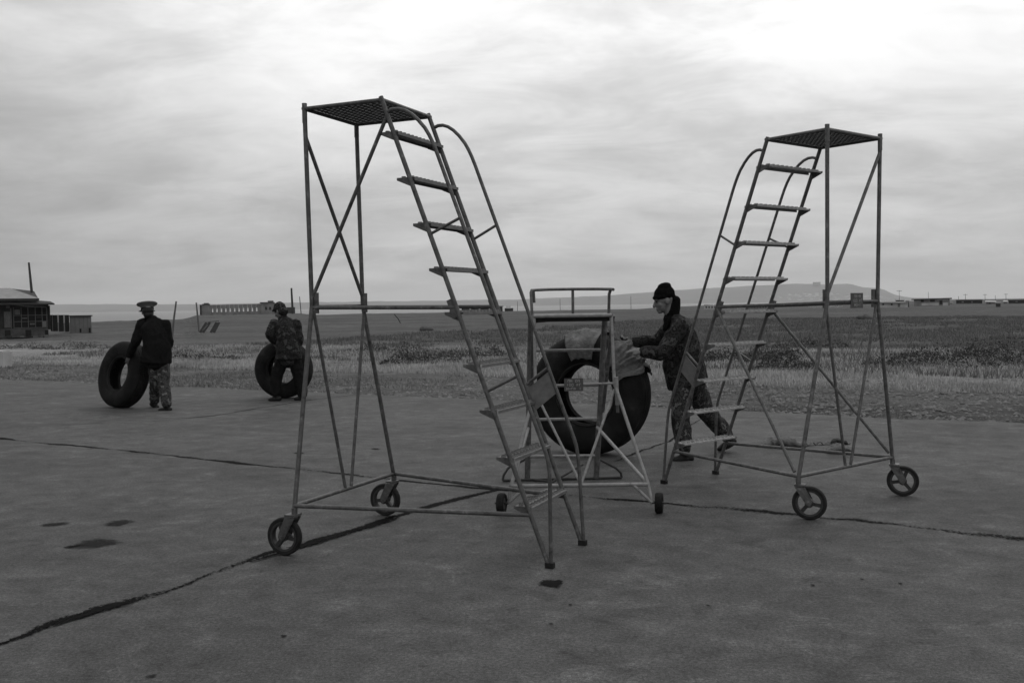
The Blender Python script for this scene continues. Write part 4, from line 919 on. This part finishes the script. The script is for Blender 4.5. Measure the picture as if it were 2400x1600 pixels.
def house(name, label, cat, Y, x0, x1, yt, yb, m, roof=None, wins=(), dep=6.0, roofm=ROOFM, group='low buildings on the skyline'):
    Y = CH*CF/(yb-hz((x0+x1)/2)); F = Face(Y, (x0+x1)/2); root = empty(name, F.o); tag(root, label, cat, group); dep = min(dep, Y*.02)
    mb = MB(); F.box(mb, x0, x1, yt, yb+1.0, 0, dep); mb.build('wall', m, root)
    if roof:
        xa, xc, ya, yc = roof; P = F.pt
        a, b, c, d = P(xa, yt, -.4), P(xc, yt+yc, -.4), P(xc, yt+yc-ya, dep*.5), P(xa, yt-ya, dep*.5); e, f = P(xa, yt, dep+.4), P(xc, yt+yc, dep+.4); mb = MB()
        t = Vector((0, 0, -.15)); mb.add([a, b, c, d, e, f]+[p+t for p in (a, b, c, d, e, f)], [(0, 1, 2, 3), (3, 2, 5, 4), (6, 9, 8, 7), (9, 10, 11, 8), (0, 6, 7, 1), (4, 5, 11, 10), (0, 3, 9, 6), (3, 4, 10, 9), (1, 7, 8, 2), (2, 8, 11, 5)]); mb.build('roof', roofm, root)
    for (a, b, c, d, mm) in wins: mb = MB(); F.box(mb, a, b, c, d, -.06, .2); mb.build('door' if d > yb-1.5 else 'window', mm, root)
    return root
house('boathouse', 'dark low sheds on the shore seen through the ladder of the left stand', 'building', 235, 1082, 1178, 717, 730, WOODD, (1080, 1180, 2, 0), [(1100, 1104, 721, 728, PLASTERW), (1122, 1126, 721, 728, PLASTERW), (1146, 1149, 720, 728, PLASTERW)])
house('hut', 'tiny dark hut on the shore right of the left stand ladder', 'hut', 240, 1183, 1203, 722, 729, WOODD, (1186, 1197, 6, 0))
def ruins(name, label, Y, x0, x1, yt, yb, m, n, arches=True):
    Y = CH*CF/(yb-hz((x0+x1)/2)); F = Face(Y, (x0+x1)/2); root = empty(name, F.o); tag(root, label, 'building', 'low buildings on the skyline'); mb = MB(); st = (x1-x0)/n
    for k in range(n):
        a = x0+k*st; F.box(mb, a, a+st*.55, yt+random.uniform(-.5, 2.5), yb+1, 0, .8)
        if random.random() < .8: F.box(mb, a+st*.55, a+st, yt+.5, yt+(yb-yt)*.38, .05, .7)
        F.box(mb, a+st*.55, a+st, yb-(yb-yt)*.25, yb+1, .05, .7)
    mb.build('wall', m, root); mb = MB(); F.box(mb, x0, x1, yt+4, yb, 3, .5); mb.build('rear_wall', DARKIN if arches else m, root)
ruins('ruined_wall', 'bright white broken walls on the skyline behind the right stand ladder', 340, 1650, 1684, 713, 725, PLASTERW, 5)
ruins('ruined_wall', 'small white ruin right of the broken white walls', 345, 1691, 1711, 714, 724, PLASTERW, 3)
ruins('ruined_wall', 'small white peaked ruin left of the dark arched ruin', 345, 1727, 1746, 713, 724, PLASTERW, 3)
ruins('ruined_wall', 'dark arched ruin between the white ruin and the right stand posts', 350, 1750, 1797, 712, 724.5, PLASTER, 7)
ruins('low_wall', 'long low white wall crossing behind the right stand middle bar', 390, 1895, 1976, 716, 720, PLASTERW, 14, False)
house('shed', 'pale long low building just right of the right stand', 'building', 300, 2063, 2128, 708.5, 719.5, PLASTERW, (2062, 2129, 1.2, 0), [(2068, 2072, 711, 715, DARKIN), (2088, 2092, 711, 715, DARKIN), (2104, 2110, 711, 719, WOODL)])
house('shed', 'small grey house with a low roof above the pale long building', 'building', 420, 2099, 2119, 703, 711, PLASTER, (2097, 2121, 2.5, 0), [(2104, 2107, 705, 708, DARKIN)])
house('shed', 'small dark hut in front of the pale long building', 'hut', 290, 2123, 2130.5, 704.5, 719, WOODD, (2122, 2131, 1, 0))
house('warehouse', 'large building with a long dark sloping roof on the right skyline', 'building', 310, 2142, 2226, 701.5, 717, PLASTER, (2136, 2231, 1.5, -2.5), [(2158, 2165, 702, 708, DARKIN), (2180, 2191, 702, 707, DARKIN), (2196, 2222, 701, 703.5, PLASTERW), (2202, 2209, 703, 713.5, DARKIN), (2160, 2200, 709.5, 716, PLASTERW), (2210, 2222, 709.5, 716, PLASTERW)], 9, WOODD)
house('shed', 'small white kiosk at the right end of the large roofed building', 'hut', 300, 2223, 2232, 709, 715, PLASTERW, (2222, 2233, 1, 0))
house('shed', 'long dark shed right of the large roofed building', 'building', 360, 2241, 2302, 703, 712, WOODD, (2240, 2303, 1, -.5), [(2254, 2259, 706, 709, PLASTER), (2276, 2280, 706, 709, PLASTER)], 7, WOODD)
house('shed', 'grey shed with a bright white roof near the right edge', 'building', 350, 2311, 2334, 707, 713, PLASTER, (2309, 2335, 2.5, 0), [(2318, 2322, 708.5, 712, DARKIN)], 5, PLASTERW)
house('shed', 'dark square hut below the white roofed shed', 'hut', 280, 2334, 2345, 709, 718, WOODD, (2333, 2346, 1, 0))
house('shed', 'small building with a white peaked roof close to the right edge', 'building', 360, 2352, 2361, 706.5, 711, PLASTER, (2351, 2362, 2.5, 0), [], 4, PLASTERW)
house('shed', 'low dark shed cut by the right edge of the photo', 'building', 380, 2364, 2440, 703, 711, WOODD, (2362, 2442, 1.5, -.8), [(2380, 2385, 705, 708, PLASTER)], 7, WOODD)
# specks of a far town at the foot of the hill: too many and too small to count
mb = MB()
for k in range(130):
    q = random.gauss(1930, 110); y = random.uniform(684, 703)
    if y < 700-16*max(0, 1-abs(q-1930)/200): continue
    p = at(q, y, 5150+random.uniform(-60, 40)); s_ = random.uniform(4, 11); p.z = max(p.z, -4); mb.box(p, (s_*1.7, s_, s_*.6))
tag(mb.build('far_town', HILLW), 'white specks of a far town along the foot of the hill', 'town', kind='stuff')
# mast house on the summit
F = Face(5900.0, 1914); o = empty('summit_building', F.o); tag(o, 'small blocky building on the summit of the far hill', 'building'); mb = MB(); F.box(mb, 1905, 1923, 661, 669, 0, 60); mb.build('wall', HILLM, o)
# mounds, stones, pallet and block
def pallet():
    a = at(490, 780, 62); o = Vector((a.x, 62, 0)); root = empty('broken_pallet', o); tag(root, 'dark broken pallet tilted in the grass left of the stooping man', 'pallet')
    P = lambda x, y, d=0: at(x, y, 62)+Vector((0, d, 0))-o
    for x0, x1 in ((469, 478), (476, 486), (494, 502), (501, 508)): mb = MB(); mb.beam(P(x0, 779), P(x1, 756, .5), .16, .03, (0, -1, .2)); mb.build('slat', WOODD, root)
    mb = MB(); mb.beam(P(481, 755, .5), P(508, 752, .5), .07, .05); mb.beam(P(473, 775, .1), P(484, 762, .3), .09, .04); mb.build('rail', WOODL, root)
pallet()
def rock(px, py, s_, label, m=RUBBLE, name='rock'):
    p = gnd(px, py); mb = MB(); mb.ell((0, 0, s_*.3), (s_*1.3, s_, s_*.6), None, 14, 9)
    for v in mb.v: v += v.normalized()*s_*.35*noise.noise(v/s_*1.3+Vector((px, 0, 0)))
    ob = mb.build(name, m, None, True); ob.location = (p.x, p.y, -.03); tag(ob, label, 'rock', 'stones lying in the field')
rock(1000, 775, .35, 'dark low stone in the field seen through the left stand ladder'); rock(1267, 754, .5, 'small dark stone on the field above the large tyre'); rock(2025, 747, .42, 'dark mound of earth in the field behind the right stand posts')
b = gnd(-7, 858); mb = MB(); mb.box((0, 0, .2), (.42, .5, .46)); mb.box((-.02, 0, .44), (.36, .44, .05)); ob = mb.build('concrete_block', PLASTERW); ob.location = (b.x, b.y+.2, -.03); tag(ob, 'pale concrete block at the left edge beside the apron', 'block')

# ------------------------------------------------------------ air
HZD = 1.15e-4
hb = MB(); hb.box((0, 6000, 96), (26000, 17000, 208)); hz_o = hb.build('haze', None); tag(hz_o, 'thin pale haze over the bay', 'haze', kind='stuff')
hm = bpy.data.materials.new('haze_air'); hm.use_nodes = True; t = hm.node_tree; t.nodes.clear()
pv = N(t, 'ShaderNodeVolumePrincipled'); pv.inputs['Color'].default_value = (.9, .9, .9, 1); pv.inputs['Density'].default_value = HZD; pv.inputs['Anisotropy'].default_value = .2
ho = N(t, 'ShaderNodeOutputMaterial'); LK(t, pv.outputs[0], ho.inputs['Volume']); hz_o.data.materials.append(hm)
